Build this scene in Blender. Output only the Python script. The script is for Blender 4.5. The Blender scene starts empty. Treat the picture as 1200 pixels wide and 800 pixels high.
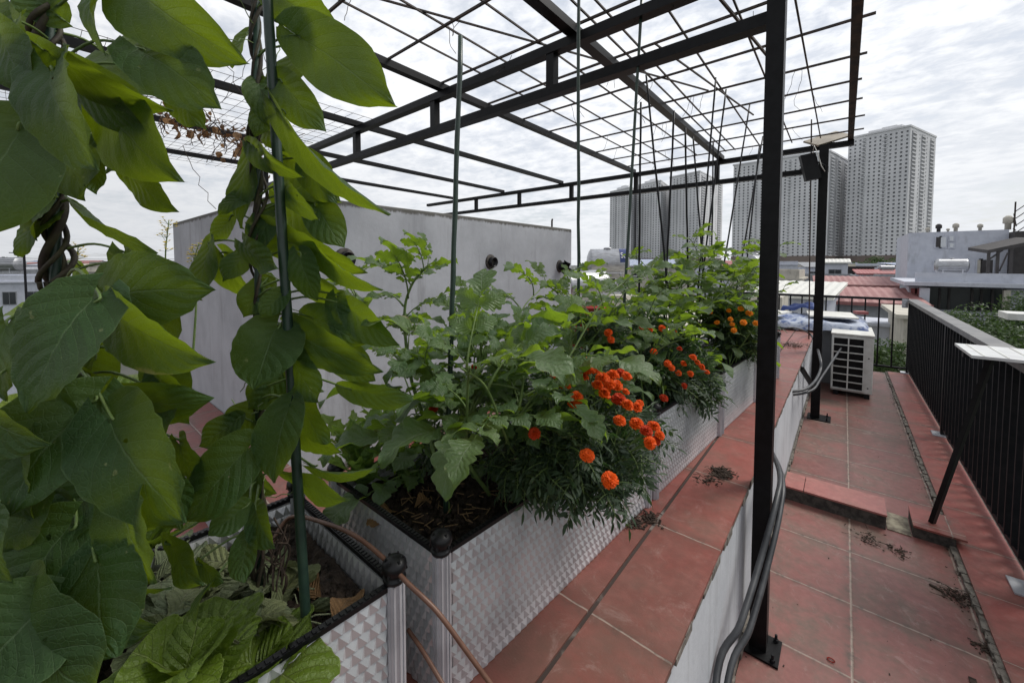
import bpy, math, random
import numpy as np
from mathutils import Vector, Matrix
rnd = random.Random(7)
rs = np.random.RandomState(11)
scene = bpy.context.scene
COL = scene.collection
R = math.radians
PI = math.pi

# ------------------------------------------------------------------ camera
F0, PX, PY = 467.0, 600.0, 330.0
TH, YAW = R(2.6), R(39.8)
fw = Vector((-math.sin(YAW)*math.cos(TH), math.cos(YAW)*math.cos(TH), -math.sin(TH)))
rt = Vector((math.cos(YAW), math.sin(YAW), 0))
upv = rt.cross(fw)
cd = bpy.data.cameras.new('camera'); cam = bpy.data.objects.new('camera', cd); COL.objects.link(cam)
m = Matrix((rt, upv, -fw)).transposed().to_4x4()
cam.matrix_world = m
cd.sensor_width = 36; cd.lens = 36*F0/1200; cd.shift_y = -70/1200
cd.clip_start = 0.02; cd.clip_end = 5000
scene.camera = cam

def ray(x, y): return fw + rt*((x-PX)/F0) - upv*((y-PY)/F0)
def at(x, y, D): return ray(x, y)*D                       # point at depth D
def atX(x, y, X): r = ray(x, y); return r*(X/r.x)
def atY(x, y, Y): r = ray(x, y); return r*(Y/r.y)
def atZ(x, y, Z): r = ray(x, y); return r*(Z/r.z)

FLOOR, PAR, RIM, SOIL, TOP, CITY = -1.58, -0.90, -0.574, -0.63, 1.22, -17.0

# ------------------------------------------------------------------ materials
class N:
    def __init__(s, name):
        s.m = bpy.data.materials.new(name); s.m.use_nodes = True
        s.t = s.m.node_tree; s.t.nodes.clear()
        s.out = s.t.nodes.new('ShaderNodeOutputMaterial')
    def n(s, kind, **kw):
        nd = s.t.nodes.new('ShaderNode'+kind)
        for k, v in kw.items():
            if k.startswith('i_'): nd.inputs[k[2:].replace('_', ' ')].default_value = v
            else: setattr(nd, k, v)
        return nd
    def l(s, a, b): s.t.links.new(a, b)
    def val(s, x, sock):
        if isinstance(x, (int, float)): sock.default_value = x
        elif isinstance(x, (tuple, list)): sock.default_value = (*x, 1) if len(x) == 3 and len(sock.default_value) == 4 else x
        else: s.l(x, sock)
    def math(s, op, a, b=0.0, c=0.0):
        nd = s.n('Math', operation=op)
        s.val(a, nd.inputs[0]); s.val(b, nd.inputs[1]); s.val(c, nd.inputs[2])
        return nd.outputs[0]
    def mix(s, f, a, b):
        nd = s.n('Mix', data_type='RGBA'); s.val(f, nd.inputs[0]); s.val(a, nd.inputs[6]); s.val(b, nd.inputs[7])
        return nd.outputs[2]
    def noise(s, vec, scale, detail=4, rough=.6, dist=0):
        nd = s.n('TexNoise'); nd.inputs['Scale'].default_value = scale; nd.inputs['Detail'].default_value = detail
        nd.inputs['Roughness'].default_value = rough; nd.inputs['Distortion'].default_value = dist
        if vec is not None: s.l(vec, nd.inputs['Vector'])
        return nd.outputs['Fac']
    def ramp(s, f, a, b):
        nd = s.n('MapRange', interpolation_type='SMOOTHSTEP'); s.l(f, nd.inputs[0]); nd.inputs[1].default_value = a; nd.inputs[2].default_value = b
        return nd.outputs[0]
    def obj(s): return s.n('TexCoord').outputs['Object']
    def geo(s): return s.n('NewGeometry').outputs['Position']
    def scl(s, v, sc):
        nd = s.n('Mapping'); s.l(v, nd.inputs[0]); nd.inputs['Scale'].default_value = sc; return nd.outputs[0]
    def bsdf(s, col, rough=.6, metal=0, spec=.5, bump=None, bs=.3, bd=.01, trans=None, tf=.35):
        p = s.n('BsdfPrincipled'); s.val(col, p.inputs['Base Color']); s.val(rough, p.inputs['Roughness'])
        p.inputs['Metallic'].default_value = metal; p.inputs['Specular IOR Level'].default_value = spec
        if bump is not None:
            b = s.n('Bump'); b.inputs['Strength'].default_value = bs; b.inputs['Distance'].default_value = bd
            s.l(bump, b.inputs['Height']); s.l(b.outputs[0], p.inputs['Normal'])
        o = p.outputs[0]
        if trans is not None:
            tr = s.n('BsdfTranslucent'); s.val(trans, tr.inputs[0])
            mx = s.n('MixShader'); s.val(tf, mx.inputs[0]); s.l(o, mx.inputs[1]); s.l(tr.outputs[0], mx.inputs[2]); o = mx.outputs[0]
        s.l(o, s.out.inputs[0]); return s.m

def noisy(name, c1, c2, scale=6, rough=.7, metal=0, bs=.2, bd=.004, spec=.4, sc=(1, 1, 1), lo=.35, hi=.65):
    k = N(name); v = k.scl(k.geo(), sc); f = k.noise(v, scale, 6)
    return k.bsdf(k.mix(k.ramp(f, lo, hi), c1, c2), rough, metal, spec, bump=f, bs=bs, bd=bd)

def tile_mat(name, ox, oy, sx, sy, c, dirt, gw=.006, dirtamt=.6):
    k = N(name); g = k.geo()
    sp = k.n('SeparateXYZ'); k.l(g, sp.inputs[0])
    wob = k.math('MULTIPLY', k.math('SUBTRACT', k.noise(g, 14, 3), .5), .008)
    def cell(o, off, s_):
        a = k.math('DIVIDE', k.math('SUBTRACT', k.math('ADD', o, wob), off), s_)
        fr = k.math('FRACT', a); d = k.math('MINIMUM', fr, k.math('SUBTRACT', 1, fr))
        return k.math('MULTIPLY', d, s_), k.math('FLOOR', a)
    dx, cx = cell(sp.outputs[0], ox, sx); dy, cy = cell(sp.outputs[1], oy, sy)
    d = k.math('MINIMUM', dx, dy)
    cv = k.n('CombineXYZ'); k.l(cx, cv.inputs[0]); k.l(cy, cv.inputs[1])
    wn = k.n('TexWhiteNoise'); k.l(cv.outputs[0], wn.inputs[0])
    gr = k.math('SUBTRACT', 1, k.ramp(d, gw*.6, gw*1.1))
    n1 = k.noise(g, 3.0, 8, .7, .4); n2 = k.noise(g, 26, 6, .65); n3 = k.noise(g, 220, 3)
    fine = k.ramp(n2, .3, .75)
    cm = k.mix(wn.outputs[0], tuple(x*1.12 for x in c), tuple(x*.74 for x in c))
    cm = k.mix(k.math('MULTIPLY', k.ramp(n1, .42, .66), dirtamt), cm, dirt)
    cm = k.mix(k.math('MULTIPLY', fine, .42), cm, tuple(min(1, x*1.5+.03) for x in c))
    sc = k.ramp(k.noise(k.scl(g, (30, 3, 3)), 3.1, 4), .62, .68)
    big = k.noise(k.scl(g, (1, .6, 1)), .9, 7, .72, .5)
    cm = k.mix(k.math('MULTIPLY', k.ramp(big, .46, .64), dirtamt*.55), cm, tuple(x*.72 for x in dirt))
    wt = k.ramp(k.noise(g, 7, 8, .82, 1.6), .53, .68)
    cm = k.mix(k.math('MULTIPLY', wt, dirtamt*.38), cm, (.38, .28, .25))
    pit = k.ramp(k.noise(g, 60, 4, .7), .66, .72)
    cm = k.mix(k.math('MULTIPLY', pit, .5), cm, (.06, .04, .035))
    # grime gathering along the joints
    cm = k.mix(k.math('MULTIPLY', k.math('SUBTRACT', 1, k.ramp(d, 0, .05)), k.ramp(n2, .35, .7)), cm, tuple(x*.62 for x in dirt))
    gc = k.mix(k.ramp(n2, .45, .7), (.30, .23, .19), (.12, .09, .075))
    cm = k.mix(gr, cm, gc)
    h = k.math('ADD', k.math('MULTIPLY', k.ramp(d, 0, gw*1.4), 1.0), k.math('MULTIPLY', n2, .5)); h = k.math('ADD', h, k.math('MULTIPLY', n3, .25))
    ro = k.math('ADD', .26, k.math('MULTIPLY', n1, .42))
    return k.bsdf(cm, ro, 0, .45, bump=h, bs=.5, bd=.003)

def leaf_mat(name, top, vein, trans, tf=.3, rough=.45, nv=6.0, ang=.42, bs=.5, rnda=.35, spec=.45, holes=False):
    k = N(name); uv = k.n('UVMap', uv_map='UVMap').outputs[0]; rv = k.n('UVMap', uv_map='RND').outputs[0]
    s_ = k.n('SeparateXYZ'); k.l(uv, s_.inputs[0]); r_ = k.n('SeparateXYZ'); k.l(rv, r_.inputs[0])
    au = k.math('ABSOLUTE', k.math('SUBTRACT', k.math('MULTIPLY', s_.outputs[0], 2), 1))
    vv = k.math('FRACT', k.math('MULTIPLY', k.math('SUBTRACT', s_.outputs[1], k.math('MULTIPLY', au, ang)), nv))
    dv = k.math('ABSOLUTE', k.math('SUBTRACT', vv, .5))
    lat = k.math('SUBTRACT', 1, k.ramp(dv, .0, .045)); mid = k.math('SUBTRACT', 1, k.ramp(au, .008, .035))
    lat = k.math('MULTIPLY', lat, k.math('SUBTRACT', .75, k.math('MULTIPLY', au, .5)))
    ve = k.math('MAXIMUM', lat, mid)
    g = k.obj(); n1 = k.noise(g, 22, 5); n2 = k.noise(g, 160, 4)
    vor = k.n('TexVoronoi', feature='DISTANCE_TO_EDGE'); vor.inputs['Scale'].default_value = 140; k.l(g, vor.inputs['Vector'])
    net = k.math('SUBTRACT', 1, k.ramp(vor.outputs['Distance'], 0, .14))
    c = k.mix(k.math('MULTIPLY', r_.outputs[0], rnda*2), top, tuple(x*y for x, y in zip(top, (1.5, 1.25, .8))))
    c = k.mix(k.math('MULTIPLY', k.ramp(n1, .4, .7), .35), c, tuple(x*.62 for x in top))
    c = k.mix(k.math('MULTIPLY', net, .16), c, vein)
    c = k.mix(k.math('MULTIPLY', ve, .8), c, vein)
    c = k.mix(k.math('MULTIPLY', k.ramp(au, .965, .995), .6), c, vein)
    # old brown scorch on a few leaf margins
    sc = k.math('MULTIPLY', k.ramp(k.math('ADD', k.math('MULTIPLY', au, .5), k.math('MULTIPLY', n1, .6)), .80, .86), k.ramp(r_.outputs[1], .7, .75))
    c = k.mix(k.math('MULTIPLY', sc, .8), c, (.22, .17, .09))
    spk = k.ramp(k.noise(g, 75, 2, .4), .73, .76)
    c = k.mix(k.math('MULTIPLY', spk, .55), c, (.20, .22, .10))
    h = k.math('ADD', k.math('MULTIPLY', ve, -.8), k.math('MULTIPLY', dv, 1.6)); h = k.math('ADD', h, k.math('MULTIPLY', n2, .45)); h = k.math('ADD', h, k.math('MULTIPLY', net, -.25))
    tc = k.mix(k.math('MULTIPLY', ve, .55), trans, tuple(x*.45 for x in trans))
    mt = k.bsdf(c, k.math('ADD', rough-.08, k.math('MULTIPLY', n1, .25)), 0, spec, bump=h, bs=bs, bd=.0035, trans=tc, tf=tf)
    if holes:   # a few insect holes
        hv = k.n('TexVoronoi'); hv.inputs['Scale'].default_value = 38; k.l(g, hv.inputs['Vector'])
        hh = k.math('MULTIPLY', k.math('LESS_THAN', k.math('ADD', hv.outputs['Distance'], k.math('MULTIPLY', n2, .12)), .20), k.math('GREATER_THAN', k.noise(g, 11, 2), .61))
        tr = k.n('BsdfTransparent'); mx = k.n('MixShader'); src = k.out.inputs[0].links[0].from_socket
        k.l(hh, mx.inputs[0]); k.l(src, mx.inputs[1]); k.l(tr.outputs[0], mx.inputs[2]); k.l(mx.outputs[0], k.out.inputs[0])
    return mt

M = {}
M['black'] = noisy('black_paint', (.0035, .0035, .004), (.007, .007, .008), 25, .42, spec=.18, bs=.1, bd=.001)
M['steel_dark'] = noisy('rail_paint', (.006, .007, .009), (.012, .012, .014), 18, .5, spec=.2, bs=.1, bd=.001)
M['rail_top'] = noisy('rail_cap_paint', (.09, .09, .092), (.17, .165, .16), 7, .4, bs=.2, bd=.001)
M['rod'] = noisy('rusty_rod', (.03, .026, .024), (.065, .045, .035), 30, .7, bs=.3, bd=.001)
M['green_stake'] = noisy('green_plastic_coat', (.012, .030, .022), (.02, .045, .03), 40, .4, bs=.5, bd=.001, spec=.5)
M['walk'] = tile_mat('walkway_tile', .07, 2.28-.43*20, .42, .435, (.205, .074, .063), (.13, .095, .072), .005, 1.0)
M['kerb'] = tile_mat('kerb_tile', .505-.43, 2.28-.43*20, .43, .435, (.25, .066, .054), (.17, .10, .075), .003, .6)
M['step'] = tile_mat('step_tile', -6, -6.1, 20, 20, (.33, .115, .10), (.24, .14, .11), .003, .4)
M['par'] = tile_mat('parapet_tile', -9.0, .89-.462*20, 20, .462, (.215, .056, .043), (.15, .082, .06), .003, .75)
M['plain_tile'] = tile_mat('terrace_tile', -6, .0, .4, .4, (.22, .065, .055), (.14, .09, .075), .005, .8)
M['grout'] = noisy('mortar', (.20, .18, .155), (.09, .08, .068), 40, .9, bs=.8, bd=.006)
M['groove'] = noisy('groove_dirt', (.05, .035, .03), (.22, .19, .17), 5, .9, bs=.8, bd=.004, lo=.55, hi=.66)
M['dark_edge'] = noisy('tile_edge', (.035, .032, .03), (.09, .08, .07), 30, .9, bs=.6, bd=.003)

def plaster(name, a, b, st, amt=.7, streak=7, edge=None):
    k = N(name); g = k.geo(); n1 = k.noise(g, 2.2, 8, .65); n2 = k.noise(g, 30, 5)
    sv = k.noise(k.scl(g, (streak, streak, .35)), 1.6, 6, .7); pat = k.noise(k.scl(g, (1, 1, 1.3)), 9, 8, .8, 1.2)
    c = k.mix(k.ramp(n1, .3, .7), a, b)
    c = k.mix(k.math('MULTIPLY', k.ramp(sv, .52, .72), amt), c, st)
    c = k.mix(k.math('MULTIPLY', k.ramp(pat, .55, .72), amt*.6), c, tuple(x*.72 for x in a))
    if edge:   # mould creeping from the coping and the foot of the wall
        sp = k.n('SeparateXYZ'); k.l(g, sp.inputs[0]); z_ = sp.outputs[2]
        e1 = k.math('ADD', k.ramp(z_, edge[1]-.10, edge[1]), k.math('SUBTRACT', 1, k.ramp(z_, edge[0], edge[0]+.16)))
        e1 = k.ramp(k.math('ADD', e1, k.math('MULTIPLY', k.noise(k.scl(g, (6, 6, 2.5)), 3, 7, .75), 1.3)), 1.15, 1.5)
        c = k.mix(k.math('MULTIPLY', e1, .85), c, (.07, .065, .05))
    h = k.math('ADD', k.math('MULTIPLY', n2, .4), n1)
    return k.bsdf(c, .85, 0, .3, bump=h, bs=.35, bd=.01)
M['greywall'] = plaster('weathered_plaster', (.43, .45, .48), (.33, .345, .37), (.15, .15, .15), .5, 3.0, edge=(-1.58, .47))
M['parwall'] = plaster('parapet_plaster', (.55, .57, .60), (.42, .44, .47), (.10, .09, .08), .3, 10, edge=(-1.58, -.92))
M['white_wall'] = plaster('white_render', (.52, .54, .60), (.44, .46, .52), (.2, .2, .2), .35, 1.2)
M['cream_wall'] = plaster('cream_render', (.50, .47, .41), (.40, .38, .33), (.16, .15, .13), .5, 1.2)
M['grey_wall'] = plaster('grey_render', (.30, .31, .33), (.22, .23, .24), (.09, .09, .09), .5, 1.2)
M['dark_wall'] = plaster('dark_render', (.07, .065, .065), (.045, .042, .042), (.02, .02, .02), .5, 1.2)
M['tower'] = noisy('tower_render', (.68, .685, .70), (.58, .585, .60), .05, .8, bs=0)
M['tower_side'] = noisy('tower_shade', (.36, .365, .38), (.28, .285, .30), .05, .8, bs=0)  # darkened wall grey, stands in for shade on the towers
M['tower_base'] = noisy('tower_podium', (.21, .17, .15), (.16, .13, .12), .1, .8, bs=0)
M['glass'] = noisy('dark_glass', (.02, .024, .028), (.035, .04, .045), .3, .2, spec=.5, bs=0)
M['tower_glass'] = noisy('tower_glass', (.03, .033, .04), (.17, .175, .19), .45, .3, bs=0, lo=.4, hi=.65)
M['teal_glass'] = noisy('teal_glass', (.06, .16, .18), (.08, .2, .22), .6, .2, bs=0)
M['redroof'] = noisy('red_metal_roof', (.36, .12, .12), (.27, .085, .08), .7, .55, bs=0)
M['redroof2'] = noisy('faded_red_roof', (.32, .15, .14), (.24, .10, .095), .5, .6, bs=0)
M['white_paint'] = noisy('white_powder_coat', (.62, .62, .60), (.50, .50, .47), 9, .45, bs=.1, bd=.001)
M['board'] = noisy('white_board', (.66, .66, .62), (.52, .51, .47), 8, .5, bs=.1, bd=.002)
M['galv'] = noisy('stainless_tank', (.42, .43, .45), (.28, .28, .29), 5, .38, metal=.9, bs=.15, bd=.004, sc=(1, 1, 5))
M['emblem_blue'] = noisy('blue_band', (.02, .035, .13), (.03, .05, .16), 5, .4, bs=0)
M['lettering'] = noisy('white_lettering', (.75, .75, .75), (.7, .7, .7), 5, .5, bs=0)
M['conduit'] = noisy('grey_conduit', (.030, .032, .036), (.055, .057, .062), 14, .45, bs=.3, bd=.002)
M['brown_tube'] = noisy('brown_drip_tube', (.10, .045, .028), (.14, .07, .045), 20, .4, bs=.1, bd=.001)
M['black_plastic'] = noisy('black_plastic', (.004, .004, .005), (.006, .006, .007), 60, .4, bs=.1, bd=.001, spec=.3)
M['alu'] = noisy('silver_aluminium', (.52, .53, .56), (.42, .43, .46), 12, .42, metal=.35, bs=.1, bd=.001)
M['panel'] = noisy('silver_panel', (.60, .61, .63), (.47, .48, .50), 7, .30, metal=.45, bs=.25, bd=.002, spec=.6)
def panel_mat():
    k = N('silver_panel_dirty'); g = k.geo(); n = k.noise(g, 7, 6); d = k.ramp(k.noise(g, 16, 8, .75, 1.0), .55, .72)
    sp = k.n('SeparateXYZ'); k.l(g, sp.inputs[0]); low = k.math('SUBTRACT', 1, k.ramp(sp.outputs[2], -.90, -.76))
    c = k.mix(k.ramp(n, .35, .65), (.62, .63, .65), (.48, .49, .51))
    c = k.mix(k.math('MULTIPLY', d, k.math('ADD', .22, k.math('MULTIPLY', low, .5))), c, (.16, .12, .085))
    return k.bsdf(c, k.math('ADD', .28, k.math('MULTIPLY', d, .3)), .5, .6, bump=n, bs=.25, bd=.002)
M['panel'] = panel_mat()
M['soil'] = noisy('dark_soil', (.018, .012, .009), (.055, .038, .028), 45, .95, bs=1, bd=.02)
M['tarp'] = noisy('blue_tarp', (.08, .12, .26), (.38, .42, .50), 10, .5, bs=.4, bd=.01, lo=.4, hi=.55)
M['solar_cell'] = noisy('solar_cells', (.02, .022, .03), (.03, .03, .045), 4, .2, bs=0)
M['panel_white'] = noisy('pale_panel', (.62, .63, .62), (.52, .52, .52), 9, .3, bs=.05, bd=.001)
M['bark'] = noisy('bark', (.05, .038, .028), (.09, .07, .05), 20, .9, bs=.8, bd=.01)
M['vine_stem'] = noisy('vine_stem', (.028, .020, .016), (.05, .045, .022), 50, .7, bs=.6, bd=.003)
M['green_stem'] = noisy('green_stem', (.10, .16, .045), (.14, .20, .06), 60, .5, bs=.3, bd=.001)
M['root'] = noisy('dry_root', (.022, .014, .010), (.06, .04, .028), 60, .9, bs=.5, bd=.002)
M['city'] = noisy('city_ground', (.10, .10, .095), (.05, .07, .04), .06, .9, bs=0)
M['bean'] = leaf_mat('bean_leaf', (.022, .060, .020), (.085, .14, .06), (.36, .50, .014), .29, .52, 6, .42, .5, spec=.32, holes=True)
M['tomato'] = leaf_mat('tomato_leaf', (.058, .112, .046), (.20, .26, .15), (.36, .56, .03), .32, .42, 7, .35, .5, spec=.5)
M['marileaf'] = leaf_mat('marigold_leaf', (.030, .058, .032), (.07, .10, .06), (.08, .18, .03), .22, .45, 5, .3, .3)
M['lettuce'] = leaf_mat('lettuce_leaf', (.085, .15, .016), (.24, .31, .09), (.26, .38, .03), .33, .42, 5, .5, .9)
M['kale'] = leaf_mat('feather_leaf', (.10, .20, .05), (.25, .33, .14), (.28, .42, .06), .35, .5, 5, .4, .5)
M['wilt'] = leaf_mat('wilted_leaf', (.14, .18, .10), (.28, .29, .18), (.16, .18, .06), .2, .7, 5, .4, .9)
M['dryleaf'] = leaf_mat('dry_leaf', (.20, .12, .06), (.30, .2, .11), (.2, .1, .04), .15, .8, 5, .4, .9)
M['treeleaf'] = leaf_mat('tree_leaf', (.035, .07, .022), (.06, .09, .04), (.10, .18, .03), .2, .55, 4, .4, .2)
def flower_mat(name, a, b):
    k = N(name); uv = k.n('UVMap', uv_map='UVMap').outputs[0]; s_ = k.n('SeparateXYZ'); k.l(uv, s_.inputs[0])
    n = k.noise(k.obj(), 300, 3)
    c = k.mix(k.math('MULTIPLY', s_.outputs[1], k.math('ADD', n, .35)), a, b)
    return k.bsdf(c, .6, 0, .25, trans=b, tf=.2)
M['orange'] = flower_mat('orange_red_petals', (.30, .010, .002), (.92, .135, .006))
M['amber'] = flower_mat('amber_petals', (.60, .10, .004), (.92, .33, .014))
M['deepred'] = flower_mat('deep_red_petals', (.25, .012, .004), (.62, .05, .006))
M['yellow'] = flower_mat('yellow_petals', (.75, .55, .02), (.9, .75, .05))
M['pink'] = flower_mat('pink_petals', (.3, .03, .08), (.5, .08, .16))

# ------------------------------------------------------------------ mesh builder
class MB:
    """collects quads/ngons; uv per vertex, rnd per vertex, material index per face"""
    def __init__(s): s.V = []; s.n = 0; s.F = []; s.U = []; s.RN = []; s.MI = []; s.SM = []
    def add(s, v, f, uv=None, rn=None, mi=0, smooth=False):
        v = np.asarray(v, dtype=np.float64).reshape(-1, 3)
        s.V.append(v)
        s.U.append(np.zeros((len(v), 2)) if uv is None else np.asarray(uv))
        s.RN.append(np.zeros((len(v), 2)) if rn is None else np.broadcast_to(np.asarray(rn, float), (len(v), 2)))
        s.F.append((s.n, f)); s.MI.append(mi); s.SM.append(smooth); s.n += len(v)
    def box(s, c, size, rot=None, mi=0):
        h = np.array(size)/2
        v = np.array([[x, y, z] for x in (-1, 1) for y in (-1, 1) for z in (-1, 1)])*h
        if rot is not None: v = v @ np.array(rot).T
        s.add(v+np.array(c), [(0, 1, 3, 2), (4, 6, 7, 5), (0, 4, 5, 1), (2, 3, 7, 6), (0, 2, 6, 4), (1, 5, 7, 3)], mi=mi)
    def bb(s, x0, x1, y0, y1, z0, z1, mi=0): s.box(((x0+x1)/2, (y0+y1)/2, (z0+z1)/2), (x1-x0, y1-y0, z1-z0), mi=mi)
    def bar(s, a, b, w, h=None, mi=0, up=(0, 0, 1)):
        a = Vector(a); b = Vector(b); y = (b-a); L = y.length; y.normalize(); u = Vector(up)
        if abs(y.dot(u)) > .98: u = Vector((0, 1, 0))
        x = y.cross(u).normalized(); z = x.cross(y)
        rot = np.array([[x[i], y[i], z[i]] for i in range(3)])
        s.box((a+b)/2, (w, L, w if h is None else h), rot, mi)
    def tube(s, pts, r, n=6, mi=0, cap=True, uvy=None):
        pts = [Vector(p) for p in pts]
        if not isinstance(r, (list, tuple)): r = [r]*len(pts)
        v = []; f = []; prev = None
        for i, p in enumerate(pts):
            t = (pts[min(i+1, len(pts)-1)]-pts[max(i-1, 0)]).normalized()
            if prev is None: a = t.orthogonal().normalized()
            else:
                a = prev-t*prev.dot(t)
                a = a.normalized() if a.length > 1e-6 else t.orthogonal().normalized()
            prev = a; b = t.cross(a)
            for k in range(n):
                q = p+(a*math.cos(2*PI*k/n)+b*math.sin(2*PI*k/n))*r[i]; v.append(q[:])
            if i:
                for k in range(n): f.append(((i-1)*n+k, (i-1)*n+(k+1) % n, i*n+(k+1) % n, i*n+k))
        if cap: f.append(tuple(range(n))[::-1]); f.append(tuple((len(pts)-1)*n+k for k in range(n)))
        s.add(v, f, mi=mi, smooth=n > 4)
    def lathe(s, prof, c=(0, 0, 0), n=20, rot=None, mi=0, smooth=True):
        v = []; f = []
        for (r, z) in prof:
            for k in range(n): v.append((r*math.cos(2*PI*k/n), r*math.sin(2*PI*k/n), z))
        for i in range(len(prof)-1):
            for k in range(n): f.append((i*n+k, i*n+(k+1) % n, (i+1)*n+(k+1) % n, (i+1)*n+k))
        f.append(tuple(range(n))[::-1]); f.append(tuple((len(prof)-1)*n+k for k in range(n)))
        v = np.array(v)
        if rot is not None: v = v @ np.array(rot).T
        s.add(v+np.array(c), f, mi=mi, smooth=smooth)
    def quad(s, a, b, c, d, mi=0): s.add([tuple(a), tuple(b), tuple(c), tuple(d)], [(0, 1, 2, 3)], mi=mi)
    def build(s, name, mats, parent=None, offset=None):
        V = np.concatenate(s.V) if s.V else np.zeros((0, 3))
        off = np.array(offset if offset is not None else (parent_origin(parent) if parent else (0, 0, 0)))
        V = V-off
        U = np.concatenate(s.U); RN = np.concatenate(s.RN)
        lens = []; idx = []; mi = []; sm = []
        for (o, f), m_, sf in zip(s.F, s.MI, s.SM):
            if isinstance(f, np.ndarray):
                idx.append((f+o).ravel()); lens.append(np.full(len(f), f.shape[1])); k = len(f)
            else:
                idx.append(np.array([i+o for q in f for i in q])); lens.append(np.array([len(q) for q in f])); k = len(f)
            mi.append(np.full(k, m_)); sm.append(np.full(k, sf))
        idx = np.concatenate(idx).astype(np.int32); lens = np.concatenate(lens).astype(np.int32)
        me = bpy.data.meshes.new(name)
        me.vertices.add(len(V)); me.vertices.foreach_set('co', V.astype(np.float32).ravel())
        me.loops.add(len(idx)); me.loops.foreach_set('vertex_index', idx)
        me.polygons.add(len(lens)); st = np.concatenate([[0], np.cumsum(lens)[:-1]]).astype(np.int32)
        me.polygons.foreach_set('loop_start', st)
        me.polygons.foreach_set('material_index', np.concatenate(mi).astype(np.int32))
        me.polygons.foreach_set('use_smooth', np.concatenate(sm).astype(bool))
        me.update(calc_edges=True)
        for nm, A in (('UVMap', U), ('RND', RN)):
            L = me.uv_layers.new(name=nm); L.data.foreach_set('uv', A[idx].astype(np.float32).ravel())
        for mt in (mats if isinstance(mats, (list, tuple)) else [mats]): me.materials.append(mt)
        o = bpy.data.objects.new(name, me); COL.objects.link(o)
        if parent is not None: o.parent = parent
        elif offset is not None: o.location = offset
        return o

def parent_origin(p):
    t = Vector((0, 0, 0))
    while p is not None: t = t+p.location; p = p.parent
    return tuple(t)
def thing(name, label, cat, loc, group=None):
    o = bpy.data.objects.new(name, None); COL.objects.link(o); o.location = loc; o.empty_display_size = .1
    return tag(o, label, cat, group)
def tag(o, label, cat, group=None, kind=None):
    o['label'] = label; o['category'] = cat
    if group: o['group'] = group
    if kind: o['kind'] = kind
    return o
def struct(o): o['kind'] = 'structure'; return o
def solo(mb, name, mat, label, cat, loc, group=None, kind=None):
    return tag(mb.build(name, mat, None, offset=tuple(loc)), label, cat, group, kind)
def copy_tree(o, parent=None):
    c = o.copy(); COL.objects.link(c); c.parent = parent
    for ch in list(o.children): copy_tree(ch, c)
    return c
def frame(y, n):
    y = np.array(y, float); y /= np.linalg.norm(y); n = np.array(n, float)
    z = n-n.dot(y)*y
    if np.linalg.norm(z) < 1e-5: z = np.cross(y, [1, 0, .1])
    z /= np.linalg.norm(z); x = np.cross(y, z)
    return np.stack([x, y, z], 1)

# ------------------------------------------------------------------ leaf templates (unit length along +Y)
def grid_leaf(rows, cols, wfun, heart=0., fold=.15, bulge=.1, wave=.03, wf=9, puff=.0, seed=0, nv=6, ang=.42, ruffle=0):
    r = np.random.RandomState(seed); ph = r.rand(6)*6.28
    t = np.linspace(0, 1, rows+1)[:, None]; u = np.linspace(-1, 1, cols+1)[None, :]
    T = t+0*u; Uu = u+0*t; a = np.abs(Uu)
    W = np.vectorize(wfun)(T)
    x = Uu*W*(1+.06*np.sin(T*7+ph[0]))
    y = T-heart*a**1.4*(1-T)**2
    vp = ((T-ang*a)*nv) % 1
    z = fold*a*W + bulge*4*T*(1-T) + wave*a**1.5*np.sin(T*wf+ph[1]+(Uu > 0)*2.1) + puff*np.abs(vp-.5)
    z += .03*np.sin(T*4+Uu*2+ph[2])
    x += .02*np.sin(T*5+ph[3])
    if ruffle:
        z += ruffle*a**2*np.sin(T*38+ph[4]+Uu*3)+ruffle*.6*a**2.5*np.sin(T*71+ph[5]); x += ruffle*.5*a**2*np.cos(T*45+ph[5])*np.sign(Uu)
    v = np.stack([x, y, z], -1).reshape(-1, 3)
    uv = np.stack([(Uu+1)/2, T], -1).reshape(-1, 2)
    n = cols+1
    i, j = np.meshgrid(np.arange(rows), np.arange(cols), indexing='ij')
    k = (i*n+j).ravel()
    f = np.stack([k, k+1, k+1+n, k+n], 1)
    return v, f, uv
def w_bean(t): return .49*max(0, math.sin(PI*min(1, max(0, t))**.80))**.72*(1-.35*max(0, min(1, (t-.84)/.10)))
def w_lobe(t): return .37*(max(t, 0)**.45)*(max(1-t, 0)**.7)/.44*(.68+.38*abs(math.sin(t*4.3*PI+.3)))+.004
def w_lance(t): return .14*math.sin(PI*min(1, t**.8))**.8+.004
def w_lett(t): return .12+.50*t**1.2*(max(0, 1.02-t))**.33*1.3
def w_feather(t): return (.05+.19*math.sin(PI*t**.7))*(.25+.9*abs(math.sin(t*8*PI)))
BEAN = [grid_leaf(20, 14, w_bean, .26, fl, bu, wv, wf_, .022, s, ruffle=ru) for s, (fl, bu, wv, wf_, ru) in enumerate([(.06, .08, .04, 8, .006), (.12, .05, .06, 6, .009), (-.05, .10, .05, 9, .004), (.10, .12, .06, 5, .008), (.17, .09, .05, 7, .010), (.03, .06, .08, 8, .006), (.20, .14, .07, 4, .009), (-.08, .12, .07, 6, .010)])]
LOBE = [grid_leaf(18, 6, w_lobe, .12, .16, .14, .09, 8, .010, 20+s, 7, .35) for s in range(5)]
LANCE = [grid_leaf(3, 2, w_lance, 0, .3, .05, 0, 1, 0, 40+s) for s in range(2)]
LETT = [grid_leaf(30, 20, w_lett, .0, .12, .14, .12, 5, .02, 50+s, 5, .5, .011) for s in range(4)]
FEA = [grid_leaf(20, 4, w_feather, .0, .25, .1, .05, 7, 0, 60+s) for s in range(3)]
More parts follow.
